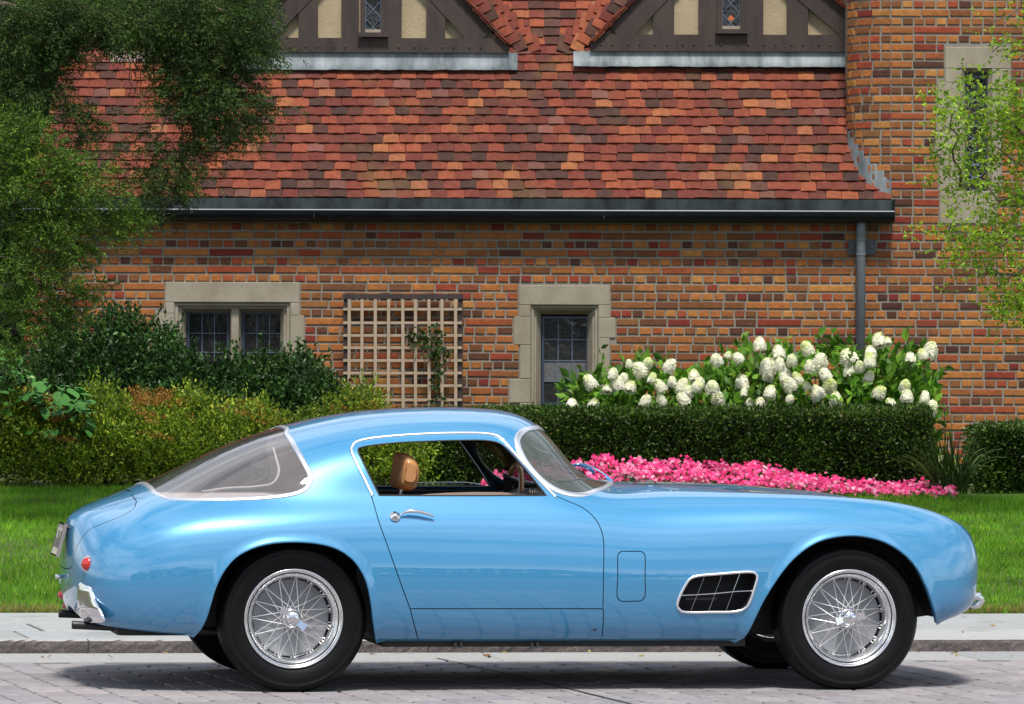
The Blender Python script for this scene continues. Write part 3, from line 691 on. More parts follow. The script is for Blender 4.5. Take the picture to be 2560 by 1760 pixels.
# ---- half timbered gables
YG=YT+.015
def gx_(p): return hx(p,YG)
def gz_(p): return hz(p,YG)
def gable(cx,x0,x1,ybeam,yflash,posts,creams,win,rakeL,rakeR):
    """photo pixels. rake lines: (xa,ya,xb,yb)"""
    slope=1.04
    # outline of the gable triangle from rake lines
    def rx(rk,y): xa,ya,xb,yb=rk; return xa+(xb-xa)*(y-ya)/(yb-ya)
    # apex where both rakes meet
    ya=-600.; yb=150.
    for _ in range(60):
        m=(ya+yb)/2
        if rx(rakeL,m)<rx(rakeR,m): yb=m
        else: ya=m
    ap=(ya+yb)/2; apx=rx(rakeL,ap)
    yb_=ybeam[1]
    poly=[(gx_(max(x0,rx(rakeL,yb_))),gz_(yb_)),(gx_(min(x1,rx(rakeR,yb_))),gz_(yb_)),(gx_(rx(rakeR,min(yb_,146)) if x1>=rx(rakeR,min(yb_,146)) else x1),gz_(min(yb_,146)-1)),(gx_(apx),gz_(ap))]
    pw=MB().prism([(gx_(rx(rakeL,yb_)),gz_(yb_)),(gx_(min(x1,rx(rakeR,yb_))),gz_(yb_))]+([(gx_(x1),gz_(rakeR[1]+(x1-rakeR[0])*(rakeR[3]-rakeR[1])/(rakeR[2]-rakeR[0])))] if x1<rx(rakeR,yb_) else [])+[(gx_(apx),gz_(ap))],YG+.02,YG+.06)
    g=pw.build('gable',PLASTER,house)
    def ymax(x):  # rake height at photo column x
        a=rakeL[1]+(x-rakeL[0])*(rakeL[3]-rakeL[1])/(rakeL[2]-rakeL[0]); b=rakeR[1]+(x-rakeR[0])*(rakeR[3]-rakeR[1])/(rakeR[2]-rakeR[0])
        return max(a,b)
    for a,b in posts:
        j=random.uniform(-.004,.004)
        MB().prism([(gx_(a),gz_(ybeam[0])),(gx_(b),gz_(ybeam[0])),(gx_(b)+j,gz_(ymax(b)+6)),(gx_(a)+j,gz_(ymax(a)+6))],YG-.030,YG+.02).build('timber_post',TIMBER,g)
    xr=min(x1,rx(rakeR,ybeam[1]-6)); xl=max(x0,rx(rakeL,ybeam[1]-6))
    nb=3
    for i in range(nb):
        a=xl+(xr-xl)*i/nb; b=xl+(xr-xl)*(i+1)/nb
        MB().box(gx_(a)+.001,gx_(b)-.001,YG-.045,YG+.02,gz_(ybeam[1]),gz_(ybeam[0])).build('timber_beam',TIMBER,g)
    # oak pegs
    for q in range(int((xr-xl)/68)):
        for dx in (-14,14):
            xx=xl+40+q*68+dx
            if xx<xr-10: MB().lathe([(0,YG-.053),(.008,YG-.051),(.009,YG-.044)],8,'y',(gx_(xx),0,gz_((ybeam[0]+ybeam[1])/2+4))).build('peg',TIMBER,g)
    # braces along the rakes
    def brace(xa,ya,xb,yb,w):
        p=np.array([gx_(xa),gz_(ya)]); q=np.array([gx_(xb),gz_(yb)]); d=(q-p)/np.linalg.norm(q-p); nrm_=np.array([-d[1],d[0]])*w/2*S
        pl=[p-nrm_,q-nrm_,q+nrm_,p+nrm_]
        if (pl[1][0]-pl[0][0])*(pl[2][1]-pl[0][1])-(pl[1][1]-pl[0][1])*(pl[2][0]-pl[0][0])<0: pl=pl[::-1]
        MB().prism([tuple(a) for a in pl],YG-.036,YG+.018).build('timber_brace',TIMBER,g)
    brace(rx(rakeL,ybeam[0])+34,ybeam[0]+1,rx(rakeL,-60)+34,-60,62)
    if x1>rx(rakeR,ybeam[0])-20: brace(rx(rakeR,ybeam[0])-38,ybeam[0]+1,rx(rakeR,-60)-38,-60,62)
    else: brace(rx(rakeR,ybeam[0]-10)-40,ybeam[0]-10,rx(rakeR,-60)-38,-60,58)
    # upper collar beam just above the frame and barge boards
    # lead flashing dressed over the tiles, a sheet with lapped joints
    xl2,xr2=max(x0-20,560),min(x1,rakeR[0]+(yflash[0]-rakeR[1])*(rakeR[2]-rakeR[0])/(rakeR[3]-rakeR[1])); 
    xr2=x1 if x1<xr2+60 else xr2
    fl_=6
    for i in range(fl_):
        a=xl2+(xr2-xl2)*i/fl_; b=xl2+(xr2-xl2)*(i+1)/fl_; n=7; V=[];F=[]
        for q in range(n):
            xx=gx_(a)+(gx_(b)-gx_(a))*q/(n-1)
            wv=random.uniform(-.004,.004)
            V+=[(xx,YG-.02,gz_(yflash[0])),(xx,YG-.03,gz_(yflash[0]+.62*(yflash[1]-yflash[0]))),(xx,YG-.075+wv,gz_(yflash[1])+wv),(xx,YG-.072+wv,gz_(yflash[1])-.004+wv)]
        for q in range(n-1):
            for e in range(3): F.append((q*4+e,q*4+4+e,q*4+5+e,q*4+1+e)[::-1])
        obj('lead_flashing',V,F,LEAD,g,smooth=True)
    # window in the gable
    a,b,yb2=win
    w_o=MB().box(gx_(a)-.035,gx_(a),YG-.045,YG+.02,gz_(yb2),gz_(-110)).build('window',TIMBER,g); MB().box(gx_(b),gx_(b)+.035,YG-.045,YG+.02,gz_(yb2),gz_(-110)).build('window_jamb',TIMBER,w_o)
    sl_=MB().prism([(gx_(a)-.055,gz_(yb2+11)),(gx_(b)+.06,gz_(yb2+11)),(gx_(b)+.055,gz_(yb2)),(gx_(a)-.05,gz_(yb2))],YG-.09,YG+.0); sl_.build('window_sill',TIMBER,w_o)
    MB().box(gx_(a),gx_(b),YG-.035,YG+.02,gz_(yb2),gz_(yb2-9)).build('sill_stone',STONE,w_o)
    zb,zt=gz_(yb2-9),gz_(-110)
    hh=(gx_(b)-gx_(a)); n=int((zt-zb)/hh)+1
    obj('pane',[(gx_(a),YG-.0,zb),(gx_(b),YG-.0,zb),(gx_(b),YG,zt),(gx_(a),YG,zt)],[(0,1,2,3)],PANE,w_o)
    ld=MB(); x_0,x_1=gx_(a),gx_(b); 
    st=hh*1.08; z=zb-st*.35
    while z<zt:
        for s_ in (1,-1):
            p=[(x_0 if s_>0 else x_1,YG-.006,z),(x_1 if s_>0 else x_0,YG-.006,z+st)]
            if p[0][2]<zb:
                t=(zb-p[0][2])/(p[1][2]-p[0][2]); p[0]=(p[0][0]+(p[1][0]-p[0][0])*t,YG-.006,zb)
            ld.tube(p,.0032,5)
        z+=st
    ld.tube([(x_0+.004,YG-.006,zb),(x_0+.004,YG-.006,zt)],.004,5); ld.tube([(x_1-.004,YG-.006,zb),(x_1-.004,YG-.006,zt)],.004,5)
    ld.build('lead_came',LEADCAME,w_o)
    if cx>1500:
        zc=gz_(44); r_=.028; MB().lathe([(0,YG-.004),(r_,YG-.004),(r_,YG-.002)],4,'y',((x_0+x_1)/2,0,zc)).build('amber_pane',mat('amber_glass',(.42,.11,.03),.2),w_o)
    # dormer roof: two slopes with tiled verges
    V=[];F=[]
    for rk,sg in ((rakeL,-1),(rakeR,1)):
        yl=yb_-16 if not (sg>0 and x1<rx(rk,yb_)) else ymax(x1)
        A1=np.array([gx_(rx(rk,yl)),gz_(yl)]); B1=np.array([gx_(apx),gz_(ap)]); d=(B1-A1); Ln=np.linalg.norm(d); d=d/Ln; nn_=np.array([-d[1],d[0]])*(1 if sg<0 else -1)
        b=len(V); o2=nn_*.02
        for yy in (YG-.055,YG+1.1):
            V+=[(A1[0]+o2[0],yy,A1[1]+o2[1]),(B1[0]+o2[0],yy,B1[1]+o2[1]),(B1[0]+o2[0]*2,yy,B1[1]+o2[1]*2),(A1[0]+o2[0]*2,yy,A1[1]+o2[1]*2)]
        F+=[(b,b+1,b+2,b+3),(b+4,b+7,b+6,b+5),(b,b+4,b+5,b+1),(b+3,b+2,b+6,b+7)]
        # verge tiles, two courses thick, stepping up the rake
        nt_=int(Ln/.088)
        for i in range(nt_):
            p=A1+d*(i*.088)+nn_*.036
            if HZ-(p[1]-H)/(DW+YG)*Fp<-60: break
            an=math.atan2(d[1],d[0])
            for kx in range(3):
                M_=Matrix.Translation((p[0],YG-.085+kx*.118,p[1]))@Matrix.Rotation(-(an-.10 if sg<0 else an+.10),4,'Y')
                t=.014; l=.125; vv=[(0,0,0),(l,0,0),(l,.115,0),(0,.115,0),(0,0,t),(l,0,t),(l,.115,t),(0,.115,t)]
                if sg>0: vv=[(x_,y_,-z_) for x_,y_,z_ in vv]
                verge.append((M_,vv))
                if kx==0: verge.append((M_@Matrix.Translation((.01,.008,-.017 if sg<0 else .017)),vv))
    obj('dormer_roof',V,F,ROOFB,g)
    return g
verge=[]
gable(929,600,1290,(97,133),(133,176),[(743,791),(850,893),(955,1000),(1062,1109)],None,(909,949,84),(609,94,699,0),(1286,146,1150,0))
gable(1823,1450,2118,(86,128),(128,166),[(1629,1681),(1743,1796),(1851,1904),(1964,2016)],None,(1801,1846,73),(1450,146,1587,0),(2123,39,2076,0))
cm=[]
for M_,vv in verge[:0]: pass
vm={}
for i,(M_,vv) in enumerate(verge):
    key=vv[4][2]
    if key not in vm:
        vm[key]=mesh('verge_tile',vv,[(0,3,2,1),(4,5,6,7),(0,1,5,4),(1,2,6,5),(2,3,7,6),(3,0,4,7)]); vm[key].materials.append(TILE)
    if i<299:
        o=bpy.data.objects.new('verge_tile',vm[key]); C.objects.link(o); o.parent=roof; o.matrix_local=M_
# swept tiles where the slopes meet the main roof
sw_=[]
for (xa,ya,xb,yb,sg) in ((1292,132,1165,0,1),(1444,132,1572,0,-1)):
    for i in range(8):
        t=i/7; pxx=xa+(xb-xa)*t; pyy=ya+(yb-ya)*t; yy=roof_y(pyy)
        for q in (0,1):
            M_=tile_matrix(hx(pxx,yy)+sg*(.035+q*.10),yy-.01+q*-.002,.05,sg*(.36-q*.2),.022-.008*q,-sg*.28)
            sw_.append((M_,('t',.105,i%5)))
scatter_pieces('valley_tile',sw_,tilegeo,TILE,roof)
# ---- stepped flashing against the tower
sf=MB(); n=9
for i in range(n):
    t0=i/n; 
    pxx=2126+(2212-2126)*t0; pyy=322+(474-322)*t0
    th=math.acos(max(-1,min(1,(pyy-322)/160*0+ (1-(1-t0)) )))*1.0
    ang_=PI/2*(1-t0)
    for s_ in (0,):
        a0=ang_; a1=PI/2*(1-(i+1.02)/n)
        z=hz(pyy-8,.2)
        V=[]
        for aa in (a0,(a0+a1)/2,a1):
            X_=XT-(RT+.012)*math.sin(aa); Y_=RT-(RT+.012)*math.cos(aa)
            V+=[(X_,Y_,roofz(Y_)-.02),(X_,Y_,z+.02)]
        f=obj('step_flashing',V,[(0,1,3,2),(2,3,5,4)],LEAD,tower)
# ---- eaves, gutter, downpipe
zf0,zf1=hz(528,-.05),hz(500,-.05)
xg0,xg1=hx(60,-.1),hx(2231,-.1)
# fascia and gutter lengths
for i in range(4):
    a=xg0+(xg1-xg0)*i/4; b=xg0+(xg1-xg0)*(i+1)/4
    MB().box(a+.001,b-.001,-.055,-.01,zf0-.06,zf1+.01).build('fascia',mat_f if i else globals().setdefault('mat_f',mat('black_fascia',(.004,.006,.010),.5,bump=.002,bscale=25,spec=.3,col2=(.045,.06,.06),vscale=4,stretch=(1.5,1,.6),detail=9)),house)
gr_=.075; zc=hz(527,-.14)
for i in range(3):
    a=xg0+(xg1-xg0)*i/3; b=xg0+(xg1-xg0)*(i+1)/3; V=[];F=[]; n=14
    for xx in (a+.0005,b-.0005):
        for k in range(n+1):
            t=PI*k/n; V.append((xx,-.135-gr_*math.cos(t),zc-gr_*1.12*math.sin(t)))
    F=[(k,k+1,n+2+k,n+1+k) for k in range(n)]
    if i==2: F.append(tuple(range(2*n+1,n,-1)))
    g_=obj('gutter',V,F,BLACKIRON,house,smooth=False)
    md=g_.modifiers.new('s','SOLIDIFY'); md.thickness=.006
    MB().tube([(a,-.135-gr_,zc),(b,-.135-gr_,zc)],.007,8).build('gutter_bead',mat('bead_grey',(.16,.18,.20),.4,.3),g_)
MB().box(xg1-.004,xg1+.004,-.215,.0,zc-.075,zf1+.01).build('gutter_end',BLACKIRON,house)
MB().box(xg0,xg1,-.05,.0,hz(556,0),hz(552,0)+.02).build('soffit',BLACKIRON,house)
dp=MB(); xd=hx(2150,-.07); dp.tube([(xd,-.10,hz(545,-.1)),(xd,-.07,hz(580,-.07)),(xd,-.07,.5)],.037,18)
pipe_o=dp.build('downpipe',GREYPIPE,house,smooth=True)
bk=MB(); bk.box(hx(2118),hx(2187),-.022,-.014,hz(634),hz(596)); bko=bk.build('pipe_bracket',mat('bracket_grey',(.05,.06,.065),.5),pipe_o)
for x_ in (2129,2176): MB().lathe([(0,-.034),(.010,-.032),(.012,-.022)],8,'y',(hx(x_),0,hz(614))).build('bolt',GREYPIPE,bko)
MB().tube([(xd,-.07,hz(598)),(xd,-.07,hz(594))],.041,18).build('pipe_collar',GREYPIPE,pipe_o)
MB().tube([(xd,-.07,hz(636)),(xd,-.07,hz(632))],.041,18).build('pipe_collar',GREYPIPE,pipe_o)
# ---- trellis
TY=DW-.10
def tx(x): return (x-1280)/Fp*TY
def tz(y): return H-(y-HZ)/Fp*TY
trel=thing('trellis','pale lattice trellis in a dark frame against the brick wall between the two windows','trellis',(0,TY,0))
DARKW=mat('dark_brown_post',(.030,.018,.016),.6,var=.25,vscale=9); SLAT=mat('weathered_slat',(.33,.255,.18),.8,var=.12,vscale=7,bump=.001,bscale=60)
MB().box(tx(857),tx(1158),-.015,.045,tz(747),tz(735)).build('top_rail',DARKW,trel)
for a,b in ((859,870),(1145,1157)): MB().box(tx(a),tx(b),-.0,.04,tz(1100),tz(747)).build('post',DARKW,trel)
for x in (873.5,905.6,938.6,971.9,1007,1038.8,1072.4,1105,1139):
    lean=random.uniform(-1.5,1.5)
    MB().prism([(tx(x-3.8-lean),tz(1100)),(tx(x+3.8-lean),tz(1100)),(tx(x+3.8),tz(748)),(tx(x-3.8),tz(748))],-.030,-.018).build('slat',SLAT,trel)
for y in (773,807,838.5,869,901,932.5,964,999.5,1031,1062):
    MB().box(tx(858),tx(1155),-.016,-.004,tz(y+3.3),tz(y-3.3)).build('slat',SLAT,trel)
# ================================================================== PLANTS
BARK=mat('grey_bark',(.10,.075,.055),.9,bump=.006,bscale=30,var=.3,vscale=14)
STEM=mat('green_stem',(.05,.06,.02),.8,var=.3,vscale=10); STEMB=mat('brown_stem',(.06,.035,.02),.85,var=.3,vscale=10)
def sub(a): return a[rng.permutation(len(a))]
def profile(xs,pts): return np.interp(xs,[p[0] for p in pts],[p[1] for p in pts])
def mass(pts,d,depth,n,leafL,leafW,per=8,twig=.12,seed=1,round_=.5,ybot=None,up=.8,spread=1.,shellbias=.6,clump=.10):
    """foliage filling a body whose top outline is given in photo pixels at depth d"""
    r=np.random.default_rng(seed); x0,x1=pts[0][0],pts[-1][0]
    xs=r.uniform(x0,x1,n*3); top=profile(xs,pts); W=w2(xs,top,d); X=W[:,0]; ZT=W[:,2]
    dep=r.uniform(0,1,len(X)); Y=d+dep*depth
    g=gz(X,Y); 
    # rounded section: height drops at the front and the back
    hh=(ZT-g)*np.clip(1-np.abs(dep*2-1)**3*round_,.05,1)+clump*(np.sin(X*9+seed)+np.sin(X*4.3+Y*6+seed*2))*.5*np.clip((ZT-g),0,1)
    t=r.uniform(0,1,len(X))**shellbias; Z=g+hh*t
    # prefer the outer shell: top and front
    keep=(t>.55)|(dep<.45)|(r.uniform(0,1,len(X))<.25)
    O=np.stack([X,Y,Z],1)[keep][:n]; dp=dep[keep][:n]; tt=t[keep][:n]
    D=r.normal(0,.55,(len(O),3)); D[:,1]-=.6*(1-dp)-.1; D[:,2]+=up*(.4+tt)
    return twigs(O,D,twig*r.uniform(.6,1.3,len(O)),per,leafL,leafW,spread,seed+5)
def stems(pts,d,depth,n,seed,r_=.006,h=.85):
    q=random.Random(seed); mb=MB()
    for _ in range(n):
        x=q.uniform(pts[0][0],pts[-1][0]); p=w2(np.array([x]),np.array([profile(np.array([x]),pts)[0]]),d)[0]; Y=d+q.uniform(.15,.85)*depth; g=float(gz(p[0],Y))
        a=Vector((p[0],Y,g-.03)); b=Vector((p[0]+q.uniform(-.1,.1),Y+q.uniform(-.1,.1),g+(p[2]-g)*h))
        m=(a+b)/2+Vector((q.uniform(-.05,.05),0,0)); mb.tube([a,m,b],[r_,r_*.8,r_*.5],5)
    return mb
def plant(name,label,catg,base,parts,group=None,stem=None,stemmat=None):
    t=thing(name,label,catg,base,(0,0,0),group); M_=Matrix.Translation(-Vector(base))
    for nm,v,f,m in parts:
        o=obj(nm,np.asarray(v)-np.array(base),f,m,t); 
        if nm in('foliage','flower_heads','crown','blades'): o['kind']='stuff'
    if stem is not None:
        s_=obj('stems',np.array(stem.v)-np.array(base),stem.f,stemmat or STEMB,t); s_['kind']='stuff'
    return t
# ---- clipped yew hedges
YEW=leafmat('hedge_leaf',[(0,(.016,.036,.005)),(.5,(.032,.075,.008)),(.85,(.065,.13,.013)),(.97,(.12,.20,.03)),(1,(.30,.24,.13))],trans=.3,rough=.45,spec=.35)
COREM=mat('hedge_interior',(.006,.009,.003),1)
def hedge(x0,x1,ytop,d,dep,label,seed,n):
    r=np.random.default_rng(seed); X0,X1=[(x-1280)/Fp*d for x in (x0,x1)]; ZT=H-(ytop-HZ)/Fp*d
    zb=float(gz((X0+X1)/2,d))-.02
    base=((X0+X1)/2,d+dep/2,zb)
    F_=[]
    def wob(a,b): return .018*np.sin(a*5.1+b*3)+.012*np.sin(a*11+b*7+seed)
    nf=int(n*.55); a=r.uniform(X0,X1,nf); z=zb+(ZT-zb)*r.uniform(0,1,nf)**.9; P1=np.stack([a,d+wob(a,z)-.03*np.sin((z-zb)/(ZT-zb)*PI)+r.uniform(-.02,.06,nf),z],1); D1=np.tile([0,-1.,.5],(nf,1))
    nt=int(n*.27); a=r.uniform(X0,X1,nt); y=r.uniform(d,d+dep,nt); P2=np.stack([a,y,ZT+wob(a,y)+r.uniform(-.05,.012,nt)-.04*np.clip(1-(y-d)/.08,0,1)],1); D2=np.tile([0,-.3,1.],(nt,1))
    ns=int(n*.09); PS=[]
    for xx,sg in ((X0,-1),(X1,1)):
        y=r.uniform(d,d+dep,ns); z=zb+(ZT-zb)*r.uniform(0,1,ns); PS.append(np.stack([xx+sg*(wob(y,z)+r.uniform(-.05,.015,ns)),y,z],1))
    D3=np.tile([-1.,-.3,.4],(ns,1)); D4=np.tile([1.,-.3,.4],(ns,1))
    O=np.vstack([P1,P2]+PS); D=np.vstack([D1,D2,D3,D4])+r.normal(0,.7,(len(O),3))
    sz=r.uniform(.6,1.35,len(O))
    v,f=leaves(O,D,.030*sz,.016*sz,seed=seed)
    # stray shoots on top
    k=240; a=r.uniform(X0,X1,k); y=r.uniform(d,d+dep*.5,k); O2=np.stack([a,y,np.full(k,ZT)-.01],1)
    v2,f2=twigs(O2,np.stack([r.normal(0,.25,k),r.normal(0,.25,k),np.ones(k)],1),r.uniform(.02,.07,k),5,.022,.011,.8,seed+3)
    v,f=cat((v,f),(v2,f2))
    t=plant('clipped_hedge',label,'hedge',base,[('foliage',v,f,YEW)],'clipped hedges in front of the house')
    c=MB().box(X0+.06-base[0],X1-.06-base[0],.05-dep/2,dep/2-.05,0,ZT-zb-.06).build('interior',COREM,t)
    return t
hedge(1030,2332,1030,31.0,.95,'long clipped dark green hedge behind the car with pink flowers along its foot',1,52000)
hedge(2448,2700,1072,30.9,.95,'short clipped hedge block cut off by the right edge of the picture',2,15000)
# ---- pink bedding flowers
pk=[(1205,1205),(1260,1180),(1330,1160),(1480,1150),(1560,1144),(1610,1148),(1700,1152),(1770,1161),(1830,1156),(1880,1165),(1940,1175),(2000,1190),(2060,1200),(2120,1208),(2170,1218),(2230,1230),(2290,1236),(2340,1232),(2385,1246),(2395,1256)]
r=np.random.default_rng(21)
def bedxy(n,d0,d1,seed):
    r=np.random.default_rng(seed); x=r.uniform(1205,2393,n); t=r.uniform(0,1,n); 
    top=profile(x,pk); D=30.15+t*.75; 
    ztop=H-(top-HZ)/Fp*30.9; X=(x-1280)/Fp*D; g=gz(X,D); hh=np.clip(ztop-g,.05,1)
    Z=g+hh*np.clip(.22+.78*t**.6,0,1)*(.86+.16*np.sin(X*6+D*9)*np.sin(X*17))
    return X,D,Z,g,r
X,Y,Z,g,r=bedxy(9000,0,0,3)
tt=r.uniform(.25,.96,len(X)); P_=np.stack([X,Y,g+(Z-g)*tt],1); v,f=leaves(P_,np.stack([r.normal(0,.6,len(X)),r.normal(-.4,.5,len(X)),np.ones(len(X))*.5],1),.040,.020,seed=4)
BEDL=leafmat('bedding_leaf',[(0,(.035,.075,.01)),(.6,(.07,.15,.02)),(1,(.12,.22,.03))],trans=.35)
PINK=leafmat('pink_petal',[(0,(.48,.010,.09)),(.3,(.66,.022,.16)),(.6,(.74,.06,.24)),(.85,(.78,.18,.36)),(1,(.80,.45,.55))],trans=.3,rough=.6,spec=.2)
def blossoms(P,Nn,R_,seed,np_=5):
    """open flowers of five rounded petals"""
    r=np.random.default_rng(seed); n=len(P); Nn=unit(Nn); a=unit(np.cross(Nn,r.normal(size=(n,3)))); b=np.cross(Nn,a); V=[];F=[]
    R_=np.broadcast_to(R_,(n,))[:,None]
    c=P
    vs_=[c]
    for k in range(np_):
        t=2*PI*k/np_; 
        for dt,rr_,h in ((-.50,.80,.12),(0,1.0,.25),(.50,.80,.12)):
            vs_.append(c+(a*math.cos(t+dt)+b*math.sin(t+dt))*R_*rr_+Nn*R_*h)
    v=np.stack(vs_,1); m=v.shape[1]; i=np.arange(n)[:,None]*m
    T_=[]
    for k in range(np_): q=1+3*k; T_+=[[0,q,q+1],[0,q+1,q+2]]
    f=np.concatenate([i+np.array([t_]) for t_ in T_],1).reshape(-1,3)
    return v.reshape(-1,3),f
X,Y,Z,g,r=bedxy(7600,0,0,8)
k_=(np.sin(X*13+Y*21)+np.sin(X*31-Y*9)*.8+r.normal(0,.7,len(X)))>-.70; X,Y,Z=X[k_],Y[k_],Z[k_]
P_=np.stack([X,Y,Z+.012+r.normal(0,.020,len(X))],1); v2,f2=blossoms(P_,np.stack([r.normal(0,.45,len(X)),-.75+r.normal(0,.35,len(X)),np.ones(len(X))*.75],1),r.uniform(.010,.018,len(X)),9)
fb=thing('flower_bed','band of bright pink bedding flowers along the foot of the long hedge','flower bed',(0,30.1,.5))
for nm,vv,ff,m in (('foliage',v,f,BEDL),('blossoms',v2,f2,PINK)):
    o=obj(nm,vv-np.array([0,30.1,.5]),ff,m,fb); o['kind']='stuff'
# ---- panicle hydrangeas behind the hedge
HYL=leafmat('hydrangea_leaf',[(0,(.045,.12,.012)),(.5,(.10,.25,.022)),(1,(.20,.40,.035))],trans=.4)
HEADM,n_,b_=nmat('hydrangea_petal'); 
_g=n_.nodes.new('ShaderNodeTexCoord'); _s=n_.nodes.new('ShaderNodeSeparateXYZ'); _r=n_.nodes.new('ShaderNodeValToRGB'); _ge=n_.nodes.new('ShaderNodeNewGeometry'); _o=n_.nodes.new('ShaderNodeObjectInfo')
_a=n_.nodes.new('ShaderNodeMath'); _a.operation='MULTIPLY_ADD'; _a.inputs[1].default_value=9.; _m2=n_.nodes.new('ShaderNodeMath'); _m2.operation='MULTIPLY_ADD'; _m2.inputs[1].default_value=.55; _m3=n_.nodes.new('ShaderNodeMath'); _m3.operation='MULTIPLY_ADD'; _m3.inputs[1].default_value=.5; _m3.inputs[2].default_value=-.35
Lk=n_.links.new; Lk(_g.outputs['Object'],_s.inputs[0]); Lk(_s.outputs['Z'],_a.inputs[0]); Lk(_o.outputs['Random'],_m3.inputs[0]); Lk(_m3.outputs[0],_a.inputs[2]); Lk(_ge.outputs['Random Per Island'],_m2.inputs[0]); Lk(_a.outputs[0],_m2.inputs[2]); Lk(_m2.outputs[0],_r.inputs[0])
e=_r.color_ramp.elements; e[0].position=.35; e[0].color=(.78,.77,.60,1); e[1].position=1.25 if False else 1.0; e[1].color=(.50,.60,.14,1); Lk(_r.outputs[0],b_.inputs['Base Color']); b_.inputs['Roughness'].default_value=.7
hm=[]
for s_ in range(6):
    r=np.random.default_rng(40+s_); n=150; th=np.arange(n)*2.39996; t=(np.arange(n)+.5)/n; z=-.030+.095*t; R_=.052*np.sqrt(np.clip(1-((t-.22)/.80)**2,0.02,1))*(.88+.2*r.uniform(0,1,n))
    P_=np.stack([R_*np.cos(th),R_*np.sin(th),z],1); Nn=P_-np.array([0,0,-.0]); Nn[:,2]*=.8
    v,f=blossoms(P_,Nn+r.normal(0,.010,P_.shape),r.uniform(.010,.015,n),s_,4)
    c=MB().lathe([(.0,-.03),(.030,-.022),(.040,.0),(.03,.035),(.012,.058),(0,.062)],10,'z'); v,f2_=cat((v,f),(np.array(c.v),np.array([(q[0],q[1],q[2]) for q in c.f]+[(q[0],q[2],q[3]) for q in c.f])))
    me=mesh('flower_head',v,f2_); me.materials.append(HEADM); hm.append(me)
Z2=[(1000,450,40),(1095,490,40),(1240,470,40),(1598,430,45),(1850,485,46),(1450,520,56),(1300,545,48),(1040,565,50),(1100,555,34),(1160,530,34),(785,527,38),(895,518,34),(440,540,30),(545,560,38),(405,580,45),(265,598,32),(290,645,40),(505,660,34),(350,660,36),(560,640,28),(610,665,40),(620,725,36),(685,660,36),(762,665,42),(790,725,40),(670,605,32),(155,640,38),(60,750,34),(165,750,34),(910,645,44),(1150,650,44),(1050,690,38),(1235,655,26),(1350,650,42),(1290,695,46),(1380,725,38),(1455,580,44),(1545,610,30),(1595,690,40),(1725,655,34),(1735,710,38),(1825,715,30),(1845,780,48),(1550,530,38),(1555,490,36),(1755,520,34),(940,750,30),(1000,742,30),(840,500,24),(425,735,34),(510,730,30),(1190,620,32),(1660,745,30),(345,545,22),(238,670,30),(460,620,28),(920,687,24),(1150,720,26),(1640,430,24),(1815,500,30),(1040,610,34),(640,690,36),(1130,610,40),(1250,560,34),(1330,600,36),(1500,560,30),(700,640,30),(320,615,28)]
groups_=[(('sprawling white flowered hydrangea spilling over the hedge beside the single window'),0,830,[(1430,985),(1470,965),(1520,950),(1570,930),(1620,930),(1680,940),(1740,940),(1800,960),(1840,985)],1630,32.0),
 (('tall hydrangea with the densest white heads behind the middle of the hedge'),830,1500,[(1770,930),(1830,905),(1880,905),(1940,890),(2020,890),(2080,900),(2120,925),(2160,970)],1970,32.3),
 (('right hand hydrangea reaching highest beside the foot of the downpipe'),1500,2400,[(2130,960),(2160,900),(2190,880),(2230,890),(2290,905),(2320,920),(2335,970),(2345,1020)],2240,32.1)]
for gi,(lab,xa,xb,pr,xc,dd) in enumerate(groups_):
    bx_=(xc-1280)/Fp*(dd+.3); base=(bx_,dd+.3,float(gz(bx_,dd+.3)))
    v,f=mass(pr,dd-.1,.8,300,.095,.052,per=5,twig=.18,seed=60+gi,up=.9,spread=.9,shellbias=.55,round_=.3)
    mb=stems(pr,dd,.6,16,70+gi,.006,.95)
    t=plant('hydrangea',lab,'hydrangea',base,[('foliage',v,f,HYL)],'white hydrangeas along the wall',mb,STEMB)
    q=random.Random(gi)
    for (zx,zy,sz) in Z2:
        if not xa<=zx<xb: continue
        p=px(1400+zx/2.0017,640+zy/2.0017,dd+q.uniform(-.2,.1)-.22)
        o=bpy.data.objects.new('flower_head',hm[q.randrange(6)]); C.objects.link(o); o.parent=t; o.location=p-Vector(base); s_=sz/40*.88; o.scale=(s_,s_,s_*q.uniform(1.05,1.4)); o.rotation_euler=(q.uniform(-.1,.5),q.uniform(-.6,.6),q.uniform(0,6))
    for (zx,zy,sz) in []: pass
# extra leaves round each head come from the foliage mass
# ---- strap leaved clump and low white head by the gap in the hedge
def blades(cx,d,n,L_,wd,seed,lean=0):
    r=np.random.default_rng(seed); V=[];F=[]
    g=float(gz(cx,d))
    for i in range(n):
        a=r.uniform(0,2*PI); sp_=r.uniform(.15,.75); l=L_*r.uniform(.6,1.1); x0=cx+r.normal(0,.06); y0=d+r.normal(0,.06); dx=math.cos(a)*sp_+lean; dy=math.sin(a)*sp_*.7-.15; b=len(V); w_=wd*r.uniform(.7,1.2); k=7
        px_=-dy;py_=dx; nn_=math.hypot(px_,py_)+1e-6; px_/=nn_;py_/=nn_
        for q in range(k+1):
            t=q/k; h=l*(1.0*t-.62*sp_*t*t*1.3); ww=w_*(1-t**2.2)*.5+.0005
            x=x0+dx*l*t; y=y0+dy*l*t; z=g+max(h,.01)
            V+=[(x-px_*ww,y-py_*ww,z),(x+px_*ww,y+py_*ww,z+.003)]
        for q in range(k): F.append((b+2*q,b+2*q+1,b+2*q+3,b+2*q+2))
    return np.array(V),F
STRAP=leafmat('strap_leaf',[(0,(.025,.06,.012)),(.6,(.045,.10,.02)),(1,(.10,.17,.04))],trans=.3,rough=.4)
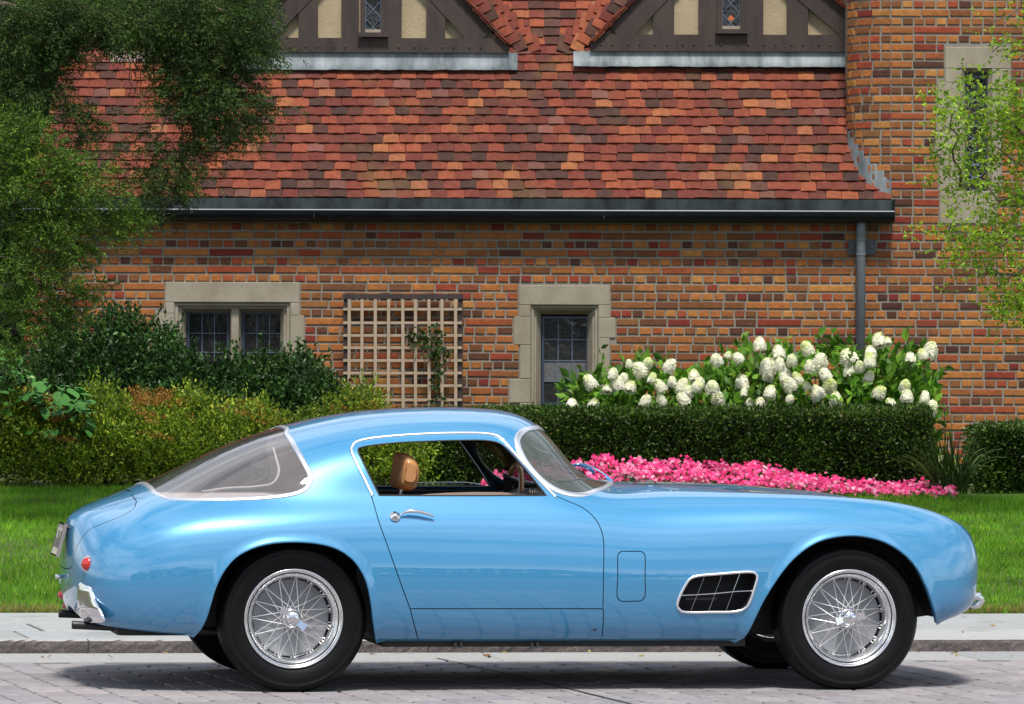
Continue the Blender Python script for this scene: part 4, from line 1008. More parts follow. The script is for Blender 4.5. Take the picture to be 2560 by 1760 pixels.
v,f=blades((2375-1280)/Fp*30.6,30.6,150,.62,.013,5); plant('day_lily','arching clump of narrow strap leaves in the gap between the two hedges','day lily',((2375-1280)/Fp*30.6,30.6,float(gz(3.0,30.6))),[('blades',v,f,STRAP)])
bx_=(2345-1280)/Fp*31.2; base=(bx_,31.3,float(gz(bx_,31.3)))
v,f=mass([(2325,1190),(2345,1150),(2370,1190)],31.2,.3,20,.07,.04,per=5,twig=.12,seed=77)
t=plant('small_hydrangea','low hydrangea shoot with one white head in the gap between the hedges','hydrangea',base,[('foliage',v,f,HYL)])
o=bpy.data.objects.new('flower_head',hm[2]); C.objects.link(o); o.parent=t; o.location=px(2352,1158,31.0)-Vector(base); o.scale=(.85,.85,.85)
# ---- rusty headed spireas at the left
SPL=leafmat('spirea_leaf',[(0,(.045,.095,.010)),(.4,(.11,.20,.014)),(.8,(.24,.34,.022)),(1,(.45,.50,.05))],trans=.4)
SPH=leafmat('spirea_head',[(0,(.17,.070,.014)),(.5,(.30,.135,.025)),(.9,(.42,.23,.045)),(.97,(.46,.30,.07)),(1,(.55,.10,.16))],trans=.25,rough=.8)
sp=[(-120,225,[(-120,1040),(0,1035),(60,1025),(110,1035),(225,1050)],'yellowest leafy spirea at the far left of the border',30.3),
    (180,480,[(180,1055),(260,1030),(320,1012),(400,1022),(480,1050)],'rusty headed spirea rising highest in the left border',30.45),
    (440,760,[(440,1050),(500,1040),(560,1050),(620,1045),(700,1085),(760,1105)],'rusty headed spirea directly behind the rear window of the car',30.4),
    (730,1060,[(730,1085),(800,1062),(880,1035),(930,1035),(1000,1075),(1060,1100)],'rusty headed spirea partly seen through the open side window',30.5)]
for i,(xa,xb,pr,lab,dd) in enumerate(sp):
    cx=((xa+xb)/2-1280)/Fp*dd; base=(cx,dd+.4,float(gz(cx,dd+.4)))
    v,f=mass(pr,dd,1.0,3100,.034,.015,per=9,twig=.17,seed=90+i,up=1.1,spread=.8,shellbias=.8,round_=.65,clump=.26)
    # flat rusty heads: small clusters of grains over a twig end
    r=np.random.default_rng(95+i); n=150; xs=r.uniform(xa,xb,n); top=profile(xs,pr); dep=r.uniform(0,.8,n); D_=dd+dep; W_=w2(xs,top,dd); g=gz(W_[:,0],D_); tt=np.where(r.uniform(0,1,n)<.93,r.uniform(.93,1.12,n),.70+.2*r.uniform(0,1,n)**.7); dep=np.where(tt<.88,-.04,dep); hk=(np.sin(W_[:,0]*7.3+i)+np.sin(W_[:,0]*17.1+dep*9)*.7)>.05; D_=dd+dep; Zc=g+(W_[:,2]-g)*tt*np.clip(1-np.abs(np.clip(dep,0,1)*2-1)**3*.3,0,1)+.03
    C_=np.stack([W_[:,0],D_,Zc+.03],1)[hk]; n=len(C_); k=34; PP=np.repeat(C_,k,0)+np.concatenate([r.normal(0,.030,(n*k,2)),r.normal(0,.009,(n*k,1))],1); v2,f2=leaves(PP,r.normal(0,1,PP.shape)+np.array([0,-.3,.8]),.014,.011,seed=97+i)
    plant('spirea',lab,'shrub',base,[('foliage',v,f,SPL),('flower_heads',v2,f2,SPH)],'spirea bushes in the left border',stems(pr,dd,.9,30,100+i,.004),STEMB)
# ---- darker shrubs under the double window
DKL=leafmat('dark_shrub_leaf',[(0,(.012,.035,.008)),(.5,(.022,.062,.012)),(.85,(.038,.10,.018)),(1,(.07,.16,.03))],trans=.3,rough=.4)
dk=[(70,400,[(70,900),(130,820),(200,850),(260,815),(330,835),(400,850)],'dark green shrub at the left foot of the brick wall',32.3,5),
    (380,620,[(380,900),(410,860),(440,920),(500,935),(560,935),(620,940)],'dark green shrub under the left pane of the double window',32.1,6),
    (590,880,[(590,930),(650,925),(700,940),(770,935),(790,970),(830,1000),(880,1020)],'dark loose shrub between the double window and the trellis',32.2,7)]
for i,(xa,xb,pr,lab,dd,sd_) in enumerate(dk):
    cx=((xa+xb)/2-1280)/Fp*dd; base=(cx,dd+.5,float(gz(cx,dd+.5)))
    v,f=mass(pr,dd,1.2,2600,.040,.024,per=9,twig=.17,seed=110+i*3,up=1.0,spread=.9,shellbias=.7,round_=.4,clump=.12)
    r=np.random.default_rng(sd_); k=26; xs=r.uniform(xa+20,xb-10,k); W_=w2(xs,profile(xs,pr)+8,dd+.3); v2,f2=twigs(W_,np.stack([r.normal(0,.45,k),r.normal(0,.3,k),np.ones(k)],1),r.uniform(.12,.30,k),16,.036,.022,.7,sd_+9)
    v,f=cat((v,f),(v2,f2))
    plant('dark_shrub',lab,'shrub',base,[('foliage',v,f,DKL)],'dark shrubs along the house wall',stems(pr,dd,1.,18,120+i,.007),STEMB)
# ---- broad leaved hydrangea at the left edge, each leaf its own piece
BIGL=mat('broad_leaf',(.030,.12,.020),.6,spec=.2,bump=.002,bscale=25,col2=(.065,.20,.035),vscale=6)
def bigleaf(sd_):
    r=random.Random(sd_); n=7; V=[];F=[]
    for i in range(n+1):
        t=i/n; w_=.40*math.sin(PI*t**.8)**.85 if 0<t<1 else 0.004; z=-.16*t*t+.02*math.sin(t*9+sd_)
        V+=[(-w_,t,z+.10*w_),(-w_*.5,t,z+.02),(0,t,z-.03),(w_*.5,t,z+.02),(w_,t,z+.10*w_)]
    for i in range(n):
        for e in range(4): F.append((i*5+e,i*5+e+1,i*5+6+e,i*5+5+e))
    return V,F
bl=[]
for s_ in range(4):
    v,f=bigleaf(s_); me=mesh('leaf',v,f); me.materials.append(BIGL); me.polygons.foreach_set('use_smooth',[True]*len(me.polygons)); bl.append(me)
bx_=(40-1280)/Fp*30.9; base=(bx_,31.1,float(gz(bx_,31.1)))
bh=thing('broad_leaved_hydrangea','broad leaved shrub with a few cream flower heads at the left edge','hydrangea',base)
q=random.Random(4)
sm_=MB(); 
pr=[(-90,850),(0,865),(30,860),(80,930),(130,950),(190,960),(225,1010),(230,1060)]
for i in range(260):
    x=q.uniform(-90,228); top=profile(np.array([x]),pr)[0]; y=top+8+abs(q.gauss(0,1))*75; d_=30.35+q.uniform(0,.5)+(y-top)*-.0005
    p=px(x,min(y,1075),d_); s_=q.uniform(.075,.135); o=bpy.data.objects.new('leaf',bl[q.randrange(4)]); C.objects.link(o); o.parent=bh; o.location=p-Vector(base); o.scale=(s_*.9,s_,s_)
    o.rotation_euler=(q.uniform(-.9,.25),q.uniform(-.5,.5),PI+q.uniform(-1.5,1.5)+ (.6 if x>120 else 0))
for i in range(14):
    x=q.uniform(-60,200); top=profile(np.array([x]),pr)[0]; p=px(x,top+20,31.0); sm_.tube([Vector((p.x*.98-.05,31.1,base[2]))-Vector(base),p-Vector(base)],[.007,.003],5)
sm_.build('stems',STEM,bh)['kind']='stuff'
for (x,y,s_) in ((42,902,.45),(78,945,.35),(190,1008,.5),(85,1005,.3)):
    o=bpy.data.objects.new('flower_head',hm[1]); C.objects.link(o); o.parent=bh; o.location=px(x,y,30.7)-Vector(base); o.scale=(s_*1.2,s_,s_*.6)
# ---- climber on the trellis
r=np.random.default_rng(31); path=[(1105,1060),(1090,1000),(1100,940),(1085,900),(1095,860),(1060,870),(1048,840),(1030,860),(1075,825),(1100,905),(1110,880)]
O=[];Dd=[]
for i in range(len(path)-1):
    for k in range(7):
        t=k/7; x=path[i][0]*(1-t)+path[i+1][0]*t+r.normal(0,6); y=path[i][1]*(1-t)+path[i+1][1]*t+r.normal(0,6); p=px(x,y,TY-.03); O.append(p); Dd.append((r.normal(),-.5,r.normal()+.3))
v,f=twigs(np.array(O),np.array(Dd),.06,6,.034,.022,1.0,33)
base=(px(1100,1100,TY).x,TY-.03,float(gz(-.5,TY)))
cl=MB().tube([px(a,b,TY-.03)for a,b in path[:6]],.004,5); 
plant('climbing_vine','thin green climber growing up the right half of the trellis','vine',base,[('foliage',v,f,DKL)],None,cl,STEM)
# ---- trees
def branchy(mb,a,b,r0,r1,seed,k=6,wob=.12):
    q=random.Random(seed); a=Vector(a);b=Vector(b); pts=[]; L_=(b-a).length
    for i in range(k+1):
        t=i/k; p=a.lerp(b,t)+Vector((q.uniform(-1,1),q.uniform(-1,1),q.uniform(-1,1)))*wob*L_*.25*math.sin(PI*t); pts.append(p)
    mb.tube(pts,[r0+(r1-r0)*i/k for i in range(k+1)],7); return pts
JUN=leafmat('juniper_spray',[(0,(.007,.022,.004)),(.4,(.018,.048,.006)),(.75,(.036,.084,.009)),(.95,(.085,.145,.016)),(1,(.14,.08,.02))],trans=.25,rough=.6)
JUNB=leafmat('bright_cedar_spray',[(0,(.014,.042,.006)),(.5,(.045,.110,.010)),(1,(.18,.29,.025))],trans=.3,rough=.6)
def sprays(C0,D0,L_,per,nl,seed,ll=.045,lw=.009,flat=.5,droop=.3):
    """feathery conifer sprays: side shoots fanning off a short drooping axis"""
    r=np.random.default_rng(seed); n=len(C0); D0=unit(D0)
    side=unit(np.cross(D0,np.array([0,0,1.])+r.normal(0,.3,(n,3)))); 
    Lb=np.broadcast_to(L_,(n,))
    O=[];Dr=[]
    for i in range(per):
        t=(i+1)/per; sg=1 if i%2 else -1
        base=C0+D0*(Lb*t)[:,None]+np.array([0,0,-1])*(droop*Lb*t*t)[:,None]
        sd_=unit(D0*.8+side*sg*.8*(1.1-t*.5)+r.normal(0,.25,(n,3))+np.array([0,0,-.15]))
        for j in range(nl):
            u=(j+.5)/nl; O.append(base+sd_*(Lb*.38*(1.15-t*.7)*u)[:,None]+r.normal(0,.006,(n,3))); Dr.append(unit(sd_+r.normal(0,.45,(n,3))))
    O=np.vstack(O); Dr=np.vstack(Dr); s_=r.uniform(.7,1.3,len(O)); return leaves(O,Dr,ll*s_,lw*s_,.1,seed+1)
def foliage_patches(pat,d0,d1,dens,seed,L_=.22,per=8,nl=3,out=(0,0),ll=.045,lw=.010):
    """pat: ellipses (cx,cy,rx,ry,weight) in photo pixels, filled with sprays between the two depths"""
    r=np.random.default_rng(seed); Cc=[];Dd=[]
    for cx,cy,rx,ry,wt in pat:
        nc=max(2,int(dens*wt*rx*ry*(1.7 if cy<135 else 1)/1000/9)); n=nc*9; a=r.uniform(0,2*PI,n); q=np.sqrt(r.uniform(0,1,n)); x=cx+rx*q*np.cos(a); y=cy+ry*q*np.sin(a)
        x=np.repeat(x[:nc],9); y=np.repeat(y[:nc],9); d=np.repeat(r.uniform(d0,d1,nc),9); P_=np.stack([(x-1280)/Fp*d,d,H-(y-HZ)/Fp*d],1)+np.concatenate([r.normal(0,.062,(n,2)),r.normal(0,.030,(n,1))],1); Cc.append(P_); a=np.repeat(a[:nc],9); q=np.repeat(q[:nc],9)
        Dd.append(np.stack([np.cos(a)*q*.9+out[0]+r.normal(0,.3,n),r.normal(-.5,.4,n),-np.sin(a)*q*.5+out[1]+r.normal(0,.3,n)],1))
    Cc=np.vstack(Cc); Dd=np.vstack(Dd)
    return sprays(Cc,Dd,L_*r.uniform(.6,1.3,len(Cc)),per,nl,seed+2,ll,lw)
pat1=[(60,50,110,80,1.2),(180,35,100,55,1.1),(300,40,100,55,1.1),(420,50,90,80,1.2),(530,60,90,85,1.2),(605,60,60,70,1.1),(635,110,40,30,.7),(80,150,80,90,1.1),(40,230,60,70,1),(470,160,80,60,1.1),(560,190,85,65,1.2),(600,265,50,50,1.1),(500,260,80,60,1.1),(430,230,40,60,.8),(560,318,55,26,.8),(440,340,68,42,1),(420,420,70,42,1),(400,490,60,36,.9),(430,530,36,22,.6),(500,430,24,16,.4),(200,315,42,50,.7),(230,370,42,28,.8),(190,275,14,28,.5),(150,335,28,28,.5)]
v,f=foliage_patches(pat1,28.0,29.0,46,200,L_=.13,per=8,nl=5,out=(.15,-.3),ll=.024,lw=.0062)
tb=MB(); trunk_x=(-420-1280)/Fp*28.8
def P2(x,y,d=28.6): return px(x,y,d)
g=float(gz(trunk_x,28.8))
pts=branchy(tb,(trunk_x,28.8,g-.1),(trunk_x+.1,28.8,g+5.2),.19,.06,1,8,.06)
limbs=[((-420,-150),(120,60),.05,.02),((-420,100),(60,280),.04,.012),((-380,-260),(330,80),.06,.02),((330,80),(480,180),.020,.012),((480,180),(540,210),.010,.004),((480,175),(490,120),.008,.003),((-400,-330),(560,30),.05,.012),((330,80),(350,250),.006,.002),((235,0),(262,110),.008,.003),((262,110),(190,210),.004,.002),((310,100),(345,240),.005,.002),((320,120),(380,190),.004,.0015),((395,340),(410,560),.004,.0015),((470,180),(400,330),.007,.003),((20,120),(45,250),.003,.001),((130,60),(95,80),.01,.004),((540,200),(600,270),.006,.002),((-420,250),(30,400),.03,.01)]
for i,(a,b,r0,r1) in enumerate(limbs):
    tb.add([],[]); branchy(tb,P2(a[0],a[1],28.75),P2(b[0],b[1],28.2 if b[0]>100 else 28.6),r0,r1,300+i,6,.25)
base=(trunk_x,28.8,g)
t1=thing('juniper_tree','large dark juniper overhanging the left half of the tiled roof','tree',base)
o=obj('crown',v-np.array(base),f,JUN,t1); o['kind']='stuff'
obj('trunk',np.array(tb.v)-np.array(base),tb.f,BARK,t1,smooth=True)
# second, brighter and lower conifer in front
pat2=[(40,330,60,45,1),(60,400,90,60,1.1),(110,460,90,50,1),(60,520,80,50,1),(230,470,66,32,.9),(270,440,38,20,.6),(250,540,72,27,.9),(300,545,28,16,.5),(130,580,72,46,1),(60,620,80,50,.9),(150,650,46,26,.6),(50,700,80,40,1),(150,735,66,24,.8),(230,730,46,17,.6),(60,780,80,40,.9),(160,790,46,16,.5),(20,850,50,30,.6)]
v,f=foliage_patches(pat2,27.6,28.2,44,210,L_=.15,per=8,nl=5,out=(.55,-.05),ll=.026,lw=.0068)
tb=MB(); tx2=(-260-1280)/Fp*28.1; g=float(gz(tx2,28.1)); branchy(tb,(tx2,28.1,g-.1),(tx2+.1,28.1,g+3.4),.10,.03,7,8,.05)
for i,(a,b,r0,r1) in enumerate([((-260,300),(60,420),.03,.008),((-260,500),(230,530),.03,.006),((-260,560),(120,560),.02,.006),((-260,700),(140,720),.02,.005),((-250,660),(200,640),.012,.004),((60,600),(120,720),.005,.002),((100,640),(130,760),.003,.001)]): branchy(tb,P2(a[0],a[1],28.1),P2(b[0],b[1],27.9),r0,r1,330+i,6,.2)
base=(tx2,28.1,g); t2=thing('cedar_tree','smaller brighter green cedar with feathery tips below the juniper at the left edge','tree',base)
o=obj('crown',v-np.array(base),f,JUNB,t2); o['kind']='stuff'; obj('trunk',np.array(tb.v)-np.array(base),tb.f,BARK,t2,smooth=True)
# ---- dark trees behind the house at the left
WOODL=leafmat('woodland_leaf',[(0,(.006,.018,.004)),(.5,(.012,.035,.006)),(.9,(.03,.08,.012)),(1,(.07,.17,.025))],trans=.2)
for i,(cx,d,rad,top,lab) in enumerate([(40,41,1.9,6.2,'dark broadleaf tree behind the left end of the roof'),(330,43,2.0,6.6,'dark broadleaf tree behind the low ridge under the juniper branches'),(620,44,1.7,6.0,'bright topped tree rising behind the left gable'),(-260,39,2.0,6.0,'dark tree in the gap left of the brick wall')]):
    r=np.random.default_rng(400+i); X0=(cx-1280)/Fp*d; n=5200; a=r.normal(size=(n,3)); a=unit(a)*r.uniform(.62,1,(n,1))**.5; c=np.array([X0,d,top*.55]); P_=c+a*np.array([rad,1.3,top*.52]); P_[:,2]=np.maximum(P_[:,2],.3)
    v,f=leaves(P_,a+r.normal(0,.6,a.shape)+np.array([0,-.4,.2]),r.uniform(.13,.26,n),r.uniform(.09,.17,n),seed=i)
    base=(X0,d,0.); t=thing('background_tree',lab,'tree',base,group='trees behind the house')
    o=obj('crown',v-np.array(base),f,WOODL,t); o['kind']='stuff'
    tb=MB(); branchy(tb,(0,0,0),(.1,0,top*.7),.16,.06,i,6,.05); tb.build('trunk',BARK,t)
r=np.random.default_rng(444); n=16000; n=26000; P_=np.stack([r.uniform(-16,18,n),r.uniform(48,52,n),r.uniform(0,10,n)],1); v,f=leaves(P_,r.normal(0,1,P_.shape),.5,.35,seed=9); stuff('woodland',v,f,WOODL)
# ---- light leaved tree at the right edge
RTL=leafmat('young_leaf',[(0,(.10,.20,.015)),(.4,(.20,.36,.02)),(.8,(.34,.52,.035)),(.97,(.48,.60,.06)),(1,(.35,.12,.05))],trans=.5)
d=29.0; tbx=(2760-1280)/Fp*d; g=float(gz(tbx,d)); tb=MB(); branchy(tb,(tbx,d,g-.1),(tbx+.15,d,g+4.2),.09,.03,3,8,.06)
ends=[];
br=[((2700,560),(2370,440)),((2690,420),(2360,230)),((2400,470),(2380,280)),((2700,520),(2420,330)),((2700,640),(2350,560)),((2700,690),(2380,660)),((2700,600),(2400,600)),((2700,720),(2480,760)),((2700,300),(2440,210)),((2620,380),(2500,300)),((2700,480),(2480,520)),((2690,-60),(2470,60)),((2690,-20),(2480,130)),((2700,60),(2540,150)),((2680,340),(2520,260)),((2700,760),(2520,790))]
r=np.random.default_rng(55); O=[];Dd=[]
for i,(a,b) in enumerate(br):
    dd=d+random.uniform(-.5,.3); pts=branchy(tb,px(a[0],a[1],d),px(b[0],b[1],dd),.012,.003,500+i,9,.28)
    hv=.30 if 10<i<14 else 1.
    for j,p in enumerate(pts[3:]):
        for k in range(int(13*hv)):
            O.append(np.array(p)+r.normal(0,.07,3)); Dd.append((r.normal(-.5,.6),r.normal(-.2,.6),r.normal(.0,.6)))
v,f=twigs(np.array(O),np.array(Dd),r.uniform(.06,.17,len(O)),8,.030,.018,.9,57)
base=(tbx,d,g); t3=thing('young_tree','light green small leaved tree reaching in from the right edge before the tower window','tree',base)
o=obj('crown',v-np.array(base),f,RTL,t3); o['kind']='stuff'; obj('trunk',np.array(tb.v)-np.array(base),tb.f,BARK,t3,smooth=True)
# ---- trees on the far side of the drive, behind the camera: their dark line shows in the paintwork
r=np.random.default_rng(66); P_=[]
for i in range(15):
    cx=-42+i*6+r.normal(0,1); cy=-34+r.normal(0,3); hh=r.uniform(7,10.5); n=900; a=unit(r.normal(size=(n,3)))*r.uniform(.5,1,(n,1))**.4; P_.append(np.array([cx,cy,hh*.5])+a*np.array([4.2,3.2,hh*.52]))
P_=np.vstack(P_); v,f=leaves(P_,r.normal(0,1,P_.shape),r.uniform(.5,1.0,len(P_)),r.uniform(.4,.7,len(P_)),seed=5); stuff('distant_trees',v,f,WOODL)
# ================================================================== CAR
A_=math.radians(11.5); Pt=math.radians(.65)
_ca,_sa,_cp,_sp=math.cos(A_),math.sin(A_),math.cos(Pt),math.sin(Pt)
CF=np.array([_ca*_cp,_sa*_cp,-_sp]); CN=np.array([_sa,-_ca,0.]); CU=np.array([_ca*_sp,_sa*_sp,_cp])
CT=np.array([(734.4-1280)/Fp*19.59,19.59,H-(1546.7-HZ)/Fp*19.59])-.755*CN-.333*CU
CARM=Matrix(((CF[0],-CN[0],CU[0],CT[0]),(CF[1],-CN[1],CU[1],CT[1]),(CF[2],-CN[2],CU[2],CT[2]),(0,0,0,1)))
def cpix(c):
    w=CT+c[...,0:1]*CF+c[...,1:2]*CN+c[...,2:3]*CU
    return np.stack([1280+Fp*w[...,0]/w[...,1],HZ+Fp*(H-w[...,2])/w[...,1]],-1)
def cinv(x,y,cy):
    D=np.array([(x-1280)/Fp,1.,-(y-HZ)/Fp]);O=np.array([0,0,H])-CT
    t=(cy-O@CN)/(D@CN);p=O+t*D
    return np.array([p@CF,cy,p@CU])
VIEW=np.array([_sa,-_ca,0.])  # view axis in car coords (x,cy,z) roughly
gu,gv=np.meshgrid(np.linspace(0,NU-1,260),np.linspace(0,NV-1,110),indexing='ij')
gs,gsu,gsv=surf(gu,gv,True); gn=np.cross(gsu,gsv); gp=cpix(gs)
# outward normal in (x,cy,z) coordinates (left handed): fix sign so that cy>0 side points to +cy
sgn=1. if gn[130,30,1]>0 else -1.
gfront=(gn*sgn)@np.array([-_sa,_ca,.06])>-0.05*np.linalg.norm(gn,axis=-1)
def uvinv(x,y,vmin=0,vmax=10):
    ok=gfront&(gv>=vmin)&(gv<=vmax)
    d=(gp[...,0]-x)**2+(gp[...,1]-y)**2+np.where(ok,0,1e9)
    k=np.unravel_index(d.argmin(),d.shape); u,v=gu[k],gv[k]
    for _ in range(25):
        e=1e-4
        p0=cpix(surf(u,v)); pu=(cpix(surf(u+e,v))-p0)/e; pv=(cpix(surf(u,v+e))-p0)/e
        J=np.array([[pu[0],pv[0]],[pu[1],pv[1]]]); r=np.array([x,y])-p0
        st=np.linalg.lstsq(J+1e-9*np.eye(2),r,rcond=None)[0]; st=np.clip(st,-.3,.3); u=min(max(u+st[0],0),NU-1.001); v=min(max(v+st[1],0),NV-1.0001)
        if abs(r).max()<.05: break
    return (u,v)
def nrm(u,v):
    e=1e-3; u=np.clip(np.asarray(u,float),e,NU-1-e); v=np.clip(np.asarray(v,float),e,NV-1-e)
    s,su,sv=surf(u,v,True); n=np.cross(su,sv)*sgn; return n/np.maximum(np.linalg.norm(n,axis=-1,keepdims=True),1e-9)
def catmull(pts,closed=False,step=8.,corners=()):
    """resample a polyline in photo pixels smoothly; indices in corners stay sharp"""
    pts=[np.array(p,float) for p in pts]; n=len(pts); out=[]
    for i in range(n if closed else n-1):
        p1,p2=pts[i],pts[(i+1)%n]
        p0=pts[i-1] if (closed or i>0) else 2*p1-p2
        p3=pts[(i+2)%n] if (closed or i+2<n) else 2*p2-p1
        if i in corners: p0=2*p1-p2
        if (i+1)%n in corners: p3=2*p2-p1
        k=max(1,int(np.linalg.norm(p2-p1)/step))
        a=np.linalg.norm(p1-p0)**.5+1e-6;b=np.linalg.norm(p2-p1)**.5+1e-6;c=np.linalg.norm(p3-p2)**.5+1e-6
        m1=(p2-p1)+b*((p1-p0)/a-(p2-p0)/(a+b)); m2=(p2-p1)+b*((p3-p2)/c-(p3-p1)/(b+c))
        for j in range(k):
            t=j/k; out.append((2*t**3-3*t*t+1)*p1+(t**3-2*t*t+t)*m1+(-2*t**3+3*t*t)*p2+(t**3-t*t)*m2)
    if not closed: out.append(pts[-1])
    return out
def onsurf(pts,**k): return np.array([uvinv(p[0],p[1],**k) for p in pts])
def uofx(x,v):
    lo,hi=0.,NU-1.
    for _ in range(40):
        m=(lo+hi)/2
        if surf(m,v)[0]<x: lo=m
        else: hi=m
    return lo
def uvsmooth(pts,step=.12,closed=False): return np.array(catmull(pts,closed,step))
# --- curves
def arch(pts,step=9):
    c=onsurf(catmull(pts,False,step),vmax=5)
    a=c[0]+(c[0]-c[2])/max(abs(c[0]-c[2])[1],.05)*c[0][1]*np.array([.6,1]); b=c[-1]+(c[-1]-c[-3])/max(abs(c[-1]-c[-3])[1],.05)*c[-1][1]*np.array([.6,1])
    a[1]=0;b[1]=0
    return np.vstack([[a],c,[b]])
archR=arch([(937.5,1585),(933,1556.6),(925.8,1498),(911,1444),(881.8,1400),(842.7,1373.4),(793.9,1360),(735,1356),(676.6,1360),(627.7,1373.4),(588.6,1395.4),(559.3,1429.5),(539.8,1468.6),(527.6,1507.7),(515,1546.8),(503,1570)])
archF=arch([(2337,1538),(2328,1505),(2311.4,1460),(2286.6,1414),(2253.5,1381),(2212,1356.4),(2170.8,1344),(2125.3,1340),(2075.7,1346),(2038.4,1358.5),(1997,1385.4),(1964,1418.5),(1931,1464),(1906,1505),(1885.4,1546.7),(1871,1575.7),(1860,1590)])
doorP=[(928.4,1239.7),(935.8,1265),(948,1306.7),(968.9,1364.6),(993.7,1435),(1014.4,1492.8),(1025.5,1521.8),(1250,1521.8),(1507.5,1521.8),(1508.6,1440),(1508.6,1352),(1502.4,1323.3),(1485.8,1294.3),(1457,1269.5),(1419.7,1253),(1391.5,1240.5),(1349.4,1199),(1308,1153.7),(1279,1120.6),(1258.4,1097.5),(1241.8,1087),(1212.9,1082),(1150.8,1080.5),(1068,1082.6),(964.7,1089.6),(902.7,1098.5),(882,1107.5),(874.5,1121.6),(882,1145.4),(902.7,1186.8)]
door=onsurf(catmull(doorP,True,9,corners=(0,6,8,15)),vmin=.4,vmax=9)
windowP=[(948.2,1238.5),(1150,1239),(1365.9,1238.5),(1312,1172),(1258.4,1114.4),(1241.8,1106),(1212.9,1101.2),(1150.8,1100.8),(1068,1103.2),(985.4,1107.4),(910,1116.5),(897,1120),(894.6,1127),(902,1144)]
window=onsurf(catmull(windowP,True,9,corners=(0,2)),vmin=3,vmax=9)
n_=14
wsP=catmull([(1351.4,1068.5),(1316.2,1073),(1297.5,1087.5),(1292.4,1101),(1295.6,1116.5),(1316,1157.8),(1357.6,1203.3),(1399,1228),(1432,1236.5),(1465,1235.4),(1490,1226)],False,9)
ws=onsurf(wsP,vmin=5,vmax=10); print('ws',ws[:4].round(2).tolist(),ws[-4:].round(2).tolist()); ws=ws[np.r_[np.maximum.accumulate((ws[:,1]<9.05))]]
while ws[-1][1]>9.05: ws=ws[:-1]
ws_top=uvsmooth([ws[0]]+[(uofx(1.255,v),v) for v in (9.3,9.7,10)],.1)
ws_bot=uvsmooth([ws[-1]]+[(uofx(1.60,v),v) for v in (9.3,9.7,10)],.1)
wsC=np.vstack([ws_top[::-1],ws[1:],ws_bot[1:]])
rgP=catmull([(706,1075),(722,1092),(740,1121.7),(759.7,1156),(774.3,1185),(775.8,1204.8),(764.5,1222),(745,1231.6),(710.8,1239),(637.5,1245.3),(539.8,1247.8),(451.8,1247.8),(412.7,1243.9),(385,1231)],False,9)
rg=onsurf(rgP,vmin=4.5,vmax=10); print('rg',rg[:4].round(2).tolist(),rg[-4:].round(2).tolist()); rg=rg[np.maximum.accumulate(rg[:,1]<9.05)]
while rg[-1][1]>9.05: rg=rg[:-1]
rgC=np.vstack([uvsmooth([rg[0]]+[(uofx(.045,v),v) for v in (9.3,9.7,10)],.1)[::-1],rg[1:],uvsmooth([rg[-1]]+[(uofx(-.60,v),v) for v in (9.2,9.65,10)],.1)[1:]])
ventP=[(1693,1512),(1695,1520),(1703,1528),(1722,1531),(1780,1530.5),(1835,1529.5),(1858,1524),(1868,1516),(1878,1496),(1887,1468),(1893,1446),(1892,1437),(1885,1431),(1872,1430),(1800,1435),(1740,1441),(1724,1448),(1714,1462),(1702,1485)]
vent=onsurf(catmull(ventP,True,7),vmin=.5,vmax=4)
flapP=[(1546,1385),(1552,1379),(1580,1378.5),(1604,1379),(1611,1385),(1612.5,1440),(1611.5,1493),(1605,1501),(1580,1503),(1551,1502),(1544,1495),(1544.5,1440)]
flap=onsurf(catmull(flapP,True,7),vmin=.5,vmax=5)
sill1=onsurf(catmull([(1025.5,1523),(1035,1560),(1045,1597)],False,9),vmax=3); sill1=np.vstack([sill1,[[sill1[-1][0]+.02,0]]])
sill2=onsurf(catmull([(1508.3,1523),(1508,1560),(1505,1592)],False,9),vmax=3); sill2=np.vstack([sill2,[[sill2[-1][0],0]]])
bootP=catmull([(318,1226),(330,1239),(341,1254),(338,1267),(310,1287),(262,1307),(222,1325),(205,1345)],False,9)
boot=onsurf(bootP,vmin=3,vmax=10)
bx=surf(boot[0][0],boot[0][1])
boot=np.vstack([uvsmooth([boot[0]]+[(uofx(-.672,v),v) for v in (9.3,9.7,10)],.1)[::-1],boot[1:]])
# lid runs down over the tail to the panel below the plate
boot=np.vstack([boot,uvsmooth([boot[-1],(1.25,5.2),(1.1,4.4),(.95,3.9),(.5,3.72),(0,3.7)],.12)[1:]])
bon=uvsmooth([(uofx(1.74,10),10),(uofx(1.74,9.6),9.6),(uofx(1.76,8.9),8.9),(uofx(1.80,7.9),7.9),(uofx(1.92,7.55),7.55),(uofx(2.2,7.5),7.5),(uofx(2.6,7.5),7.5),(uofx(2.95,7.6),7.6),(uofx(3.1,7.9),7.9),(uofx(3.17,8.6),8.6),(uofx(3.19,9.5),9.5),(uofx(3.19,10),10)],.2)
TOP_V=NV-1.
